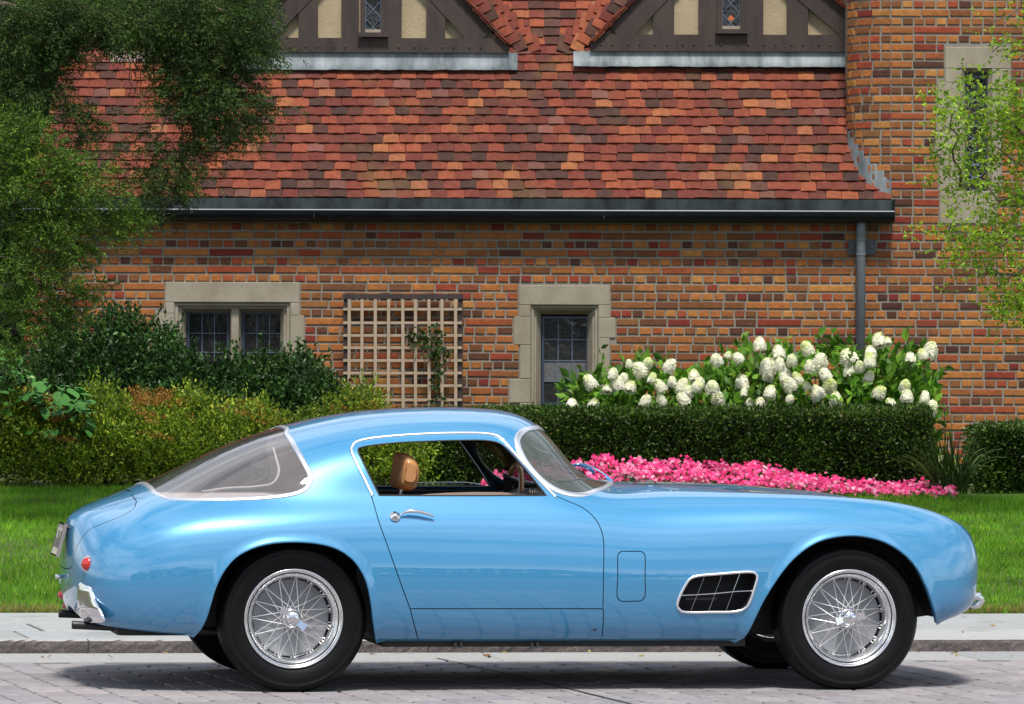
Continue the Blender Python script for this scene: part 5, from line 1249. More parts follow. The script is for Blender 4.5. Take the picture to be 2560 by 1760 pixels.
# --- triangulate the (u,v) domain
SU,SV=1.0,1.0
def edges_of(c,closed):
    n=len(c); return [(i,(i+1)%n) for i in range(n if closed else n-1)]
def offs(c,d,closed):
    """offset a uv curve sideways on the surface by d metres"""
    c=np.asarray(c); s,su,sv=surf(c[:,0],c[:,1],True)
    if closed: t=np.roll(s,-1,0)-np.roll(s,1,0)
    else:
        t=np.gradient(s,axis=0)
    t/=np.linalg.norm(t,axis=1,keepdims=True)+1e-9
    n=nrm(c[:,0],c[:,1]); B=np.cross(n,t); B/=np.linalg.norm(B,axis=1,keepdims=True)+1e-9
    o=c.copy()
    for i in range(len(c)):
        J=np.stack([su[i],sv[i]],1); q=np.linalg.lstsq(J,B[i]*d,rcond=1e-3)[0]; o[i]+=np.clip(q,-.4,.4)
    if not closed:
        for e in (0,-1):
            if c[e][1]<=1e-6: o[e][1]=0
            if c[e][1]>=TOP_V-1e-3: o[e][1]=TOP_V; 
            if c[e][0]<=1e-6: o[e][0]=0
    o[:,0]=np.clip(o[:,0],0,NU-1); o[:,1]=np.clip(o[:,1],0,TOP_V)
    return o
def clean(c,closed,eps=.012):
    o=[c[0]]
    for p in c[1:]:
        if np.hypot(*(p-o[-1]))>eps: o.append(p)
    if closed and np.hypot(*(o[0]-o[-1]))<eps: o.pop()
    return np.array(o)
G=.0022
gapcurves=[(door,True),(flap,True),(sill1,False),(sill2,False),(boot,False),(bon,False)]
cons=[(archR,False),(archF,False),(window,True),(wsC,False),(rgC,False),(vent,True)]
for c,cl in gapcurves: cons+= [(offs(c,G,cl),cl),(offs(c,-G,cl),cl)]
ptsl=[];edg=[]
nb=0
def addc(c,cl):
    global nb
    c=clean(c,cl); ptsl.append(c); edg.extend([(a+nb,b+nb) for a,b in edges_of(c,cl)]); nb+=len(c)
bu=np.linspace(0,NU-1,330); bv=np.linspace(0,TOP_V,90)
bd=np.vstack([np.c_[bu,0*bu],np.c_[0*bv[1:]+NU-1,bv[1:]],np.c_[bu[::-1][1:],0*bu[1:]+TOP_V],np.c_[0*bv[1:-1],bv[::-1][1:-1]]])
addc(bd,True)
for c,cl in cons: addc(c,cl)
cp_=np.vstack(ptsl)
iu,iv=np.meshgrid(np.linspace(0,NU-1,330)[1:-1],np.linspace(0,TOP_V,90)[1:-1],indexing='ij'); ip=np.c_[iu.ravel(),iv.ravel()]
keep=np.ones(len(ip),bool)
for i in range(0,len(ip),2000):
    q=ip[i:i+2000]; d=(q[:,None,0]-cp_[None,len(bd):,0])**2/.05**2+(q[:,None,1]-cp_[None,len(bd):,1])**2/.06**2
    keep[i:i+2000]=d.min(1)>.8
ip=ip[keep]
allp=np.vstack([cp_,ip])
cv,ce,cf,_a,_b,_c=delaunay_2d_cdt([Vector((a,b)) for a,b in allp.tolist()],edg,[],0,1e-5)
UV=np.array([(p.x,p.y) for p in cv]); TR=np.array([tuple(f) for f in cf if len(f)==3])
UV[:,0]=np.clip(UV[:,0],0,NU-1); UV[:,1]=np.clip(UV[:,1],0,TOP_V)
cen=UV[TR].mean(1)
def inpoly(p,poly):
    poly=np.asarray(poly); x,y=p[:,0],p[:,1]; r=np.zeros(len(p),bool); j=len(poly)-1
    for i in range(len(poly)):
        xi,yi=poly[i]; xj,yj=poly[j]
        if yi!=yj: r^=((yi>y)!=(yj>y))&(x<(xj-xi)*(y-yi)/(yj-yi)+xi)
        j=i
    return r
CEN3=surf(cen[:,0],cen[:,1])
region=np.zeros(len(TR),int)  # 0 body
def closev(c,v): return np.vstack([c,[[c[-1][0],v],[c[0][0],v]]])
sillpoly=np.vstack([sill2[::-1],[p for p in []] or np.empty((0,2)),sill1,[[sill1[-1][0],-.5],[sill2[-1][0],-.5]]])
region[inpoly(cen,sillpoly)]=7
region[inpoly(cen,closev(boot,TOP_V+.5) if False else np.vstack([boot,[[-.5,3.7],[-.5,TOP_V+.5],[boot[0][0],TOP_V+.5]]]))]=5
region[inpoly(cen,closev(bon,TOP_V+.5))]=6
region[inpoly(cen,door)]=1
region[inpoly(cen,flap)]=8
region[inpoly(cen,window)]=-1
region[inpoly(cen,vent)]=-1
region[inpoly(cen,closev(wsC,TOP_V+.5))]=3
region[inpoly(cen,closev(rgC,TOP_V+.5))]=4
region[inpoly(cen,closev(archR,-.5))]=-1
region[inpoly(cen,closev(archF,-.5))]=-1
for c,cl in gapcurves:
    s3=surf(c[:,0],c[:,1]); 
    if cl: s3=np.vstack([s3,s3[:1]])
    # keep only the triangles near the curve
    a=s3[:-1]; b=s3[1:]; ab=b-a; L2=(ab**2).sum(1)+1e-12
    idx=np.arange(len(CEN3))
    for k in range(0,len(CEN3),4000):
        q=CEN3[k:k+4000]; ap=q[:,None]-a[None]; t=np.clip((ap*ab).sum(-1)/L2,0,1); d=np.linalg.norm(ap-t[...,None]*ab,axis=-1).min(1)
        sel=np.where(d<G*.98)[0]+k
        sel=sel[region[sel]>=0]; sel=sel[(region[sel]!=3)&(region[sel]!=4)]; region[sel]=-2
P3=surf(UV[:,0],UV[:,1]); N3=nrm(UV[:,0],UV[:,1])
def tolocal(a): b=np.array(a,float); b[...,1]*=-1; return b
def shell(name,mask,m,parent,both=False,off=0.,near=True):
    t=TR[mask]; ids,inv_=np.unique(t,return_inverse=True); t=inv_.reshape(-1,3)
    P=P3[ids]+N3[ids]*off; Nn=N3[ids]
    def half(sidenear):
        p=tolocal(P); n=tolocal(Nn)
        if not sidenear: p[:,1]*=-1; n[:,1]*=-1
        f=t.copy(); fn=np.cross(p[f[:,1]]-p[f[:,0]],p[f[:,2]]-p[f[:,0]]); fl=(fn*n[f].mean(1)).sum(1)<0; f[fl]=f[fl][:,::-1]
        return p,n,f
    if both:
        p1,n1,f1=half(True); p2,n2,f2=half(False); p=np.vstack([p1,p2]); n=np.vstack([n1,n2]); f=np.vstack([f1,f2+len(p1)])
    else: p,n,f=half(near)
    me=mesh(name,p,f); me.polygons.foreach_set('use_smooth',[True]*len(me.polygons))
    me.normals_split_custom_set_from_vertices([tuple(q) for q in n.tolist()])
    return link(name,me,m,parent)
def ribbon(name,c,closed,w,m,parent,h=.004,both=True,inset=0.,prof=None,near=True,kind='dome',side=0.):
    """a moulding that follows a uv curve on the body"""
    c=clean(np.asarray(c),closed,.02); s=surf(c[:,0],c[:,1]); n=nrm(c[:,0],c[:,1])
    t=(np.roll(s,-1,0)-np.roll(s,1,0)) if closed else np.gradient(s,axis=0)
    t/=np.linalg.norm(t,axis=1,keepdims=True)+1e-9; B=np.cross(n,t); B/=np.linalg.norm(B,axis=1,keepdims=True)+1e-9
    if kind=='dome': pr=[(-.5,-.3),(-.5,.25),(-.36,.75),(-.15,1),(.15,1),(.36,.75),(.5,.25),(.5,-.3)]
    else: pr=[(-.5,0),(.5,0)]
    if kind=='flare': pr=[(-.5,.0),(-.2,.12),(.1,.42),(.35,.85),(.47,1.),(.5,.9),(.5,-.5)]
    if kind=='wall': pr=None
    sides=[1,-1] if both else ([1] if near else [-1])
    # a curve that ends on the centreline is one piece across the car
    for sd_ in sides:
        V=[];F=[]
        b=len(V); k=len(pr) if pr else 2
        for i in range(len(s)):
            if pr: q=[s[i]+B[i]*(x*w+side)+n[i]*(y*h-inset) for x,y in pr]
            else: q=[s[i]+n[i]*.0005,s[i]+n[i]*.0005+np.array([0,-w,0])]
            for z in q: V.append((z[0],-z[1]*sd_,z[2]))
        m_=len(s)
        for i in range(m_ if closed else m_-1):
            j=(i+1)%m_
            for e in range(k-1):
                q=(b+i*k+e,b+i*k+e+1,b+j*k+e+1,b+j*k+e); F.append(q if sd_>0 else q[::-1])
        o=obj(name,V,F,m,parent,smooth=True)
    return o
def car_at(x,y,cy): return cinv(x,y,cy)*np.array([1,-1,1])
car=thing('classic_coupe','pale blue two door fastback coupe with wire wheels parked on the paved drive','car')
car.matrix_world=CARM
# paint with faint orange peel and metallic flake
PAINT,n_t,b_=nmat('light_blue_paint')
b_.inputs['Base Color'].default_value=(.046,.228,.43,1); b_.inputs['Metallic'].default_value=.15; b_.inputs['Roughness'].default_value=.30
b_.inputs['Coat Weight'].default_value=1; b_.inputs['Coat Roughness'].default_value=.012; b_.inputs['Coat IOR'].default_value=1.8; b_.inputs['Specular IOR Level'].default_value=.2
_g=n_t.nodes.new('ShaderNodeNewGeometry'); _t=n_t.nodes.new('ShaderNodeTexNoise'); _t.inputs['Scale'].default_value=7; _t.inputs['Detail'].default_value=2
_b=n_t.nodes.new('ShaderNodeBump'); _b.inputs['Distance'].default_value=.0006; _b.inputs['Strength'].default_value=.6
n_t.links.new(_g.outputs['Position'],_t.inputs['Vector']); n_t.links.new(_t.outputs['Fac'],_b.inputs['Height']); n_t.links.new(_b.outputs[0],b_.inputs['Coat Normal'])
GLASS=glassmat('clear_glass',(.95,.98,.96),.9,.14,(.42,.50,.46)); REARGLASS=glassmat('rear_perspex',(.84,.82,.82),1.5,.15,(.55,.52,.53))  # clear_glass has a grey-green diffuse haze mixed in for the screen's pale reflection
SEAL=mat('panel_gap',(.004,.005,.008),.8)
body=shell('body',region==0,PAINT,car,both=True)
for nr in (True,False):
    d_=shell('door',region==1,PAINT,car,near=nr)
    if nr: near_door=d_
    else: far_door=d_
    shell('sill_panel',region==7,PAINT,car,near=nr)
    shell('access_panel',region==8,PAINT,car,near=nr)
shell('boot_lid',region==5,PAINT,car,both=True)
shell('bonnet',region==6,PAINT,car,both=True)
windscreen=shell('windscreen',region==3,GLASS,car,both=True,off=-.003)
rearwin=shell('rear_window',region==4,REARGLASS,car,both=True,off=-.003)
# dark backing strips in the panel gaps
for c,cl in gapcurves:
    ribbon('panel_gap',c,cl,.014,SEAL,body,inset=.006,kind='flat')
# mouldings
TRIMM=mat('polished_trim',(.93,.93,.94),.28,1)
ribbon('windscreen_trim',wsC,False,.031,TRIMM,windscreen,h=.0045)
ribbon('rear_window_trim',rgC,False,.024,TRIMM,rearwin,h=.0045)
i0=np.argmin(((door-uvinv(1391.5,1240.5,5,9))**2).sum(1)); i1=len(door)
ribbon('door_trim',np.vstack([door[i0:],door[:1]]),False,.014,TRIMM,body,h=.006,side=-.006)
ribbon('vent_trim',vent,True,.013,TRIMM,body,h=.006)
ribbon('window_seal',window,True,.007,BLACK,body,h=.003)
# edges turned in: window reveals, arches, vent
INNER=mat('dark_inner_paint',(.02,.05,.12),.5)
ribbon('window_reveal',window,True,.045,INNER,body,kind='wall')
ribbon('arch_lip',archR,False,.03,PAINT,body,kind='wall'); ribbon('arch_lip',archF,False,.03,PAINT,body,kind='wall')
ribbon('vent_duct',vent,True,.07,BLACK,body,kind='wall')
for c_ in (archR,archF):
    k_=len(c_)//2; a_=surf(*c_[k_]); t_=surf(*c_[k_+1])-surf(*c_[k_-1]); B_=np.cross(nrm(*c_[k_]),t_); sg_=1 if B_[2]>0 else -1
    cc_=c_ if sg_<0 else c_[::-1]
    ribbon('arch_flare',cc_,False,.055,PAINT,body,h=.011,kind='flare',side=-.0265)
# wheel housings behind the arches
def housing(c,inner):
    s=surf(c[:,0],c[:,1])
    for sd_ in (1,-1):
        V=[];F=[]
        b=len(V); n=len(s); cx=s[:,0].mean()
        for q in s:
            V.append((q[0],-(q[1]-.029)*sd_,q[2]-.0)); V.append((cx+(q[0]-cx)*1.05,-(q[1]-.04)*sd_,q[2]+.02)); V.append((cx+(q[0]-cx)*1.05,-inner*sd_,q[2]+.02))
        for i in range(n-1):
            for e in (0,1): F.append((b+i*3+e,b+i*3+e+1,b+i*3+3+e+1,b+i*3+3+e))
        k=len(V); V.append((cx,-inner*sd_,.25))
        for i in range(n-1): F.append((b+i*3+2,k,b+i*3+5))
        obj('wheel_housing',V,F,BLACK,body)
housing(clean(archR,False,.03),.45); housing(clean(archF,False,.03),.45)
# vent mesh bars and the dark duct behind
def sp(x,y,vmin=0,vmax=10,off=0.):
    u,v=uvinv(x,y,vmin,vmax); return tolocal(surf(u,v)+nrm(u,v)*off), tolocal(nrm(u,v))
for a,b in [((1761,1444),(1728,1526)),((1805,1439),(1773,1526)),((1850,1434),(1816,1526)),]:
    grid=MB(); grid.tube([sp(a[0],a[1],.5,4,-.004)[0],sp((a[0]+b[0])/2,(a[1]+b[1])/2,.5,4,-.004)[0],sp(b[0],b[1],.5,4,-.004)[0]],.0016,6); grid.build('vent_bar',CHROME,body)
grid=MB()
grid.tube([sp(x,y,.5,4,-.002)[0] for x,y in ((1703,1489),(1745,1487),(1790,1484),(1840,1479),(1881,1477))],.0022,6)
grid.build('vent_bar',CHROME,body)
V_=[];
c0,c1=cinv(1685,1545,.70),cinv(1900,1420,.70)
for y_ in (-.70,.68): MB().box(c0[0],c1[0],y_,y_+.02,c0[2],c1[2]).build('vent_back',SEAL,body)
k0=cinv(1712,1494,.69);k1=cinv(1790,1500,.69)
MB().box(k0[0],k1[0],-.705,-.70,k1[2],k0[2]).build('chassis_rail',mat('grey_rail',(.05,.05,.05),.6),body)
# underside
MB().box(-.74,3.0,-.40,.40,.235,.262).build('floor_pan',BLACK,body)
MB().box(.42,2.12,-.69,.69,.200,.234).build('floor_rail',BLACK,body)
MB().box(-.78,-.45,-.6,.6,.25,.30).build('rear_tray',BLACK,body)
JKM=mat('bracket_steel',(.07,.07,.07),.5,.3)
for x in (1145,1336):
    c=cinv(x,1618,.72)
    for e in (-.013,.013): MB().box(c[0]+e-.005,c[0]+e+.005,-.73,-.71,c[2]-.006,c[2]+.022).build('jacking_bracket',JKM,body)
p_,nn_=sp(1487,1573,.3,3,.001)
MB().lathe([(0,0),(.0085,0),(.0085,.002)],16,'y',tuple(p_)).build('drain_hole',BLACK,body)
# ------------------------------------------------------------------ wheels
RIMM=mat('polished_rim',(.86,.86,.86),.20,1,bump=.0003,bscale=30); TYRE=mat('tyre_rubber',(.0022,.0022,.0028),.42,spec=.2,bump=.0004,bscale=160,col2=(.0045,.0044,.0044),vscale=12)
DRUM=mat('brake_drum_grey',(.24,.25,.27),.6,.2,var=.2,vscale=12)
def tyre_mesh():
    n=160; R=.336
    prof=[(.205,-.075),(.218,-.082),(.226,-.080),(.236,-.086),(.250,-.090),(.268,-.094),(.286,-.093),(.300,-.089),(.302,-.091),(.313,-.087),(.322,-.079),(.330,-.069),(.334,-.060)]
    prof+=[(.336,-.057),(.336,-.040),(.330,-.039),(.330,-.034),(.336,-.033),(.3365,-.015),(.331,-.014),(.331,-.009),(.337,-.008),(.337,0)]
    prof=prof+[(r,-h) for r,h in prof[-2::-1]]
    V=[];F=[]
    m=len(prof)
    for i,(r,h) in enumerate(prof):
        for k in range(n):
            th=2*PI*k/n; rr=r
            if .312<r<.3345 : rr-= .0028*(k%2)*(1 if r>.318 else .6)
            z=rr*math.sin(th); x=rr*math.cos(th)
            if z<-.333: z=-.333; x*=1.01
            bulge=1+.05*max(0,(-z-.25)/.08) if r>.24 else 1
            V.append((x,h*bulge,z))
    for i in range(m-1):
        for k in range(n):
            k2=(k+1)%n; F.append((i*n+k,i*n+k2,(i+1)*n+k2,(i+1)*n+k))
    return V,F
def wheel(cx,side,recess,turn=0,detail=True,earrot=0.):
    """outer face of the tyre sits at lateral .755; local -y is outward"""
    o_=MB().lathe([(.0,.012),(.172,.012),(.177,.02),(.177,.075),(.14,.08),(0,.08)],48,'y').build('wheel',DRUM,car,smooth=False)
    o_.location=(cx,-.67*side,.333); o_.rotation_euler=(0,turn,0 if side>0 else PI)
    t=obj('tyre',*tyre_mesh(),TYRE,o_,smooth=True)
    prof=[(.2275,-.078),(.2265,-.086),(.2235,-.0895),(.219,-.089),(.2165,-.086),(.2150,-.0815),(.2125,-.080),(.206,-.074),(.2035,-.071),(.2025,-.067),(.2005,-.0655),(.191,-.055),(.186,-.048),(.183,-.036),(.1815,-.020),(.181,.0),(.1835,.05),(.21,.07),(.226,.074)]
    MB().lathe(prof,96,'y').build('rim',RIMM,o_,smooth=True)
    ho=-.045+recess
    hub=MB().lathe([(.0,ho-.012),(.028,ho-.012),(.040,ho-.006),(.046,ho),(.047,ho+.014),(.044,ho+.02),(.040,ho+.05),(.060,ho+.075),(.070,ho+.082),(.074,ho+.09),(.066,ho+.094),(.0,ho+.095)],40,'y')
    hub.build('hub',CHROME,o_,smooth=True)
    nut=MB().lathe([(.0,ho-.052),(.010,ho-.051),(.020,ho-.048),(.029,ho-.042),(.0345,ho-.034),(.0365,ho-.026),(.0365,ho-.008),(.034,ho-.004)],32,'y')
    for s_ in (0,PI):
        a=earrot+s_; c,sn=math.cos(a),math.sin(a)
        vs_=[]
        for r,wd,y0,y1 in ((.022,.012,-.034,-.016),(.042,.014,-.040,-.024),(.070,.019,-.050,-.036)):
            for q,yy in ((-wd,y0),(wd,y0),(wd,y1),(-wd,y1)):
                vs_.append((r*c-q*sn,ho+yy,r*sn+q*c))
        f=[(0,3,2,1),(8,9,10,11)]
        for b in (0,4):
            for k in range(4): f.append((b+k,b+(k+1)%4,b+4+(k+1)%4,b+4+k))
        nut.add(vs_,f)
    nut.build('knock_off_nut',CHROME,o_,smooth=False)
    SP_=mat_spoke
    specs=[]
    n=15
    for k in range(n):
        b=2*PI*k/n
        for sg in (1,-1):
            specs.append((b,sg*.62,.047,ho+.006,.1845,-.006,0))
            specs.append((b+PI/n,sg*.50,.071,ho+.086,.1845,.012,1))
    if detail:
        cache={}
        for b,da,r0,h0,r1,h1,kk in specs:
            key=(da,kk)
            if key not in cache:
                m_=MB().tube([(r0,h0,0),(r1*math.cos(da),h1,r1*math.sin(da))],.0018,5); m_.tube([(r1*.955*math.cos(da),h1,r1*.955*math.sin(da)),(r1*math.cos(da),h1,r1*math.sin(da))],.0032,5)
                cache[key]=mesh('spoke',m_.v,m_.f)
            link('spoke',cache[key],SP_,o_,rot=(0,b,0))
    else:
        m_=MB()
        for b,da,r0,h0,r1,h1,kk in specs:
            m_.tube([(r0*math.cos(b),h0,r0*math.sin(b)),(r1*math.cos(b+da),h1,r1*math.sin(b+da))],.0015,4)
        s_=m_.build('spokes',SP_,o_); s_['kind']='stuff'
    a=-.62 if cx<1 else -.42
    MB().tube([(.190*math.cos(a),-.02,.190*math.sin(a)),(.188*math.cos(a),-.045,.188*math.sin(a))],.005,8).build('valve',mat_brass,o_)
    return o_
mat_spoke=mat('steel_spoke',(.85,.84,.82),.35,.9); mat_brass=mat('brass_valve',(.35,.2,.07),.4,.8)
wheel(0,1,.018,earrot=math.radians(-38)+PI); wheel(2.6,1,-.012,earrot=math.radians(12))
wheel(0,-1,.018,detail=False); wheel(2.6,-1,0,detail=False)
MB().tube([(0,-.6,.333),(0,.6,.333)],.03,10).build('axle',BLACK,car); MB().tube([(2.6,-.6,.30),(2.6,.6,.30)],.02,10).build('axle',BLACK,car)
# ------------------------------------------------------------------ fittings
# door handle
p,nv=sp(987,1292,3,6,.001); nv=Vector(nv); q,_n=sp(1081,1295,3,6,.012); p=Vector(p); q=Vector(q)
hd=MB()
rot=nv.to_track_quat('Z','Y').to_matrix()
prof=[(0.0255,0),(.0255,.006),(.021,.012),(.010,.015),(.008,.019),(0,.019)]
n=24; vs_=[p+rot@Vector((r*math.cos(2*PI*k/n),r*math.sin(2*PI*k/n),h)) for r,h in prof for k in range(n)]
hd.add(vs_,[(i*n+k,i*n+(k+1)%n,(i+1)*n+(k+1)%n,(i+1)*n+k) for i in range(len(prof)-1) for k in range(n)])
def hp(x,y,o): return Vector(sp(x,y,3,6,o)[0])
hd.tube([hp(1000,1290,.012),hp(1009,1287,.020),hp(1020,1284.5,.024),hp(1045,1286,.026),hp(1066,1290.5,.024),hp(1083,1295.5,.018)],[.004,.006,.0085,.0085,.007,.005],10)
hd.build('door_handle',CHROME,near_door,smooth=True)
# tail lamps, bumperettes, plate, boot handle, exhausts
REDL=mat('red_lens',(.45,.01,.008),.15,coat=1); 
tp,tn=sp(216,1410,2,6,0.); tp=Vector(tp); tn=Vector(tn)
def lathe_on(mb,p,dirv,prof,n=28):
    rot=dirv.normalized().to_track_quat('Z','Y').to_matrix()
    v=[p+rot@Vector((r*math.cos(2*PI*k/n),r*math.sin(2*PI*k/n),h)) for r,h in prof for k in range(n)]
    return mb.add(v,[(i*n+k,i*n+(k+1)%n,(i+1)*n+(k+1)%n,(i+1)*n+k) for i in range(len(prof)-1) for k in range(n)])
td=Vector((-.70,-.71,.03)).normalized()
for sd_ in (1,-1):
    P0=Vector((tp.x+.012,tp.y*sd_,tp.z)); D0=Vector((td.x,td.y*sd_,td.z))
    r_=lathe_on(MB(),P0,D0,[(.040,-.02),(.040,.006),(.036,.012),(.031,.013)]).build('tail_lamp',CHROME,car,smooth=True)
    lathe_on(MB(),P0,D0,[(.031,.008),(.0305,.016),(.027,.024),(.018,.029),(0,.031)]).build('lens',REDL,r_,smooth=True)
# lower reflector: far side of the tail, seen across it
c=car_at(162,1487,-.36)
for s_ in (1,):
    r_=lathe_on(MB(),Vector((c[0]+.02,c[1]*s_,c[2])),Vector((-1,.1*s_,0)),[(.034,-.03),(.034,.006),(.028,.012)]).build('reflector',CHROME,car,smooth=True)
    lathe_on(MB(),Vector((c[0]+.02,c[1]*s_,c[2])),Vector((-1,.1*s_,0)),[(.028,.008),(.026,.03),(.012,.05),(0,.054)]).build('lens',REDL,r_,smooth=True)
# bumperette wrapping the tail corner
bcy0=-sp(202,1490,.2,5)[0][1]; bsl=(-sp(240,1490,.2,5)[0][1]-bcy0)/38
def bumper_near(s_):
    rows=[(1456,(199,224),.030),(1462,(195,230),.034),(1480,(193,233),.036),(1500,(193,240),.036),(1520,(194,250),.036),(1540,(199,260),.034),(1552,(208,264),.028),(1557,(222,258),.02)]
    V=[];F=[];k=17
    ys=np.linspace(1456,1557,26); R0=np.array([(a,b[0],b[1],c_) for a,b,c_ in rows])
    rows=[(y_,(np.interp(y_,R0[:,0],R0[:,1]),np.interp(y_,R0[:,0],R0[:,2])),np.interp(y_,R0[:,0],R0[:,3])) for y_ in ys]
    for y,(xa,xb),th in rows:
        for j in range(k):
            t=j/(k-1); x=xa+(xb-xa)*t; off=max(0,math.sin(PI*t))**.6*th*.62*min(1,.35+(y-1456)/30)+.004
            cyv=bcy0+(x-200)*bsl+off-max(0,y-1520)*.0006-(.012 if j in (0,k-1) else 0); pnt=cinv(x,y,cyv); V.append((pnt[0],-pnt[1]*s_,pnt[2]))
    for i in range(len(rows)-1):
        for j in range(k-1):
            q=(i*k+j,i*k+j+1,(i+1)*k+j+1,(i+1)*k+j); F.append(q)
    return obj('bumperette',V,F,CHROME,car,smooth=True)
bumper_near(1); bumper_near(-1)
# number plate on a bracket
PL=mat('plate_cream',(.42,.40,.32),.5,var=.2,vscale=30)
pa=Vector(car_at(151,1349,.02)); th=math.radians(14)
pw,ph=.118,.070
def plq(u,v,o=0): return (pa.x-math.cos(th)*o+math.sin(th)*v*1.0,u,pa.z+v*math.cos(th)+math.sin(th)*o)
pl=MB(); 
def plbox(mb,u0,u1,v0,v1,o0,o1):
    mb.add([plq(u,v,o) for o in (o0,o1) for u,v in ((u0,v0),(u1,v0),(u1,v1),(u0,v1))],[(0,1,2,3),(7,6,5,4),(0,4,5,1),(1,5,6,2),(2,6,7,3),(3,7,4,0)])
plbox(pl,-pw,pw,-ph,ph,0,.006); plate=pl.build('number_plate',PL,car)
fr=MB(); 
for a in ((-pw-.008,pw+.008,ph,ph+.009),(-pw-.008,pw+.008,-ph-.009,-ph),(-pw-.008,-pw,-ph,ph),(pw,pw+.008,-ph,ph)): plbox(fr,*a,-.004,.012)
fr.build('plate_frame',CHROME,plate)
plt=MB()
for s_ in (-.09,.09): plt.tube([plq(s_,ph-.01,-.0),(pa.x+.07,s_,pa.z+ph-.01)],.010,8)
plt.build('plate_bracket',DARKMETAL,plate)
txt=MB()
for i,ch in enumerate('MI 1957'[:0]): pass
for i in range(5):
    u=-.09+i*.045
    plbox(txt,u-.012,u-.007,-.04,.04,.006,.0072); plbox(txt,u+.007,u+.012,-.04,.04 if i%2 else .0,.006,.0072); plbox(txt,u-.007,u+.007,.032 if i%2 else -.006,.04 if i%2 else .004,.006,.0072)
txt.build('plate_marking',DARKMETAL,plate)
c=Vector(car_at(146,1441,-.02)); bh=MB(); bh.tube([c+Vector((.03,0,0)),c+Vector((0,0,0)),c+Vector((-.014,0,0))],[.008,.009,.013],10); bh.tube([c+Vector((.01,0,0)),c+Vector((.0,-.03,.004)),c+Vector((-.004,-.055,0))],.005,8); bh.tube([c+Vector((.012,0,0)),c+Vector((.006,-.012,-.03))],.004,8); bh.build('boot_handle',CHROME,car,smooth=True)
ex=MB()
def pipe(a,b,r):
    m_=MB(); a=Vector(a); b=Vector(b)
    m_.tube([a,b],r,16,caps=False); m_.tube([a,b],r*.82,16,caps=False)
    d=(b-a).normalized(); return m_
for s_ in (1,-1):
    a=Vector(car_at(147,1534,-.33)) if s_<0 else Vector(car_at(180,1562,.45)); b=Vector((.05 if s_>0 else -.1,a.y,a.z-.050 if s_>0 else a.z-.03))
    pipe(a,b,.019).build('exhaust_pipe',mat_ex if s_<0 else (globals().setdefault('mat_ex',mat('exhaust_black',(.01,.01,.012),.45))),car,smooth=True)
# bonnet straps, pin and mirror on the cowl
LEA=mat('strap_leather',(.07,.012,.01),.5)
for s_,(x,y,cy) in ((1,(1612,1214,.22)),(-1,(1560,1204,-.25))):
    c=Vector(car_at(x,y,cy)); 
    st=MB(); pts=[(-.055,.0,-.004),(-.035,0,.012),(-.005,0,.020),(.03,0,.017),(.05,0,.006),(.06,0,-.006)]
    v=[];f=[]
    for a in pts:
        for e in (-.012,.012):
            for h in (0,.004): v.append((c.x+a[0],c.y+e,c.z+a[2]+h+.008))
    for i in range(len(pts)-1):
        b=i*4; f+= [(b,b+2,b+6,b+4),(b+1,b+5,b+7,b+3),(b,b+4,b+5,b+1),(b+2,b+3,b+7,b+6)]
    st.add(v,f); s2=st.build('bonnet_strap',LEA,car)
    bk=MB(); bk.box(c.x+.012,c.x+.036,c.y-.016,c.y+.016,c.z+.018,c.z+.027); bk.build('buckle',CHROME,s2)
c=Vector(car_at(1675,1240,.50)); pin=MB(); pin.tube([c,c+Vector((.004,0,.028))],[.008,.004],8); pin.box(c.x-.022,c.x+.006,c.y-.004,c.y+.004,c.z-.002,c.z+.006); pin.build('bonnet_catch',CHROME,car)
# mirror on the far wing and wiper
MIRP=mat('mirror_blue',(.02,.07,.2),.2,coat=1)
c=Vector(car_at(1440,1160,-.5)); base=Vector(car_at(1515,1200,-.5))
wp=MB(); a=Vector(car_at(1424,1163,-.28)); b=Vector(car_at(1450,1162,-.28)); c=Vector(car_at(1470,1169,-.28)); d=Vector(car_at(1486,1181,-.28)); wp.tube([a,b,c,d],[.006,.009,.010,.008],8); wp.build('wiper_blade',MIRP,car,smooth=True)
wp=MB(); wp.tube([Vector(car_at(1458,1158,-.30)),Vector(car_at(1490,1172,-.30)),Vector(car_at(1512,1186,-.3)),Vector(car_at(1530,1204,-.30))],.0035,6); wp.build('wiper_arm',CHROME,car)
wp=MB(); wp.tube([Vector(car_at(1513,1187,-.2)),Vector(car_at(1527,1206,-.2))],[.004,.014],8); wp.build('wiper_pivot',PAINT,car)
# wipers lying on the glass, near side
WST=mat('wiper_steel',(.3,.32,.33),.3,.8)
MB().tube([Vector(sp(x,y,6,10,.012)[0]) for x,y in ((1358,1160),(1385,1160),(1420,1176),(1445,1188))],.0018,6).build('wiper_arm',WST,car)
MB().tube([Vector(sp(x,y,6,10,.010)[0]) for x,y in ((1392,1203),(1430,1201),(1475,1202))],.0018,6).build('wiper_blade',WST,car)
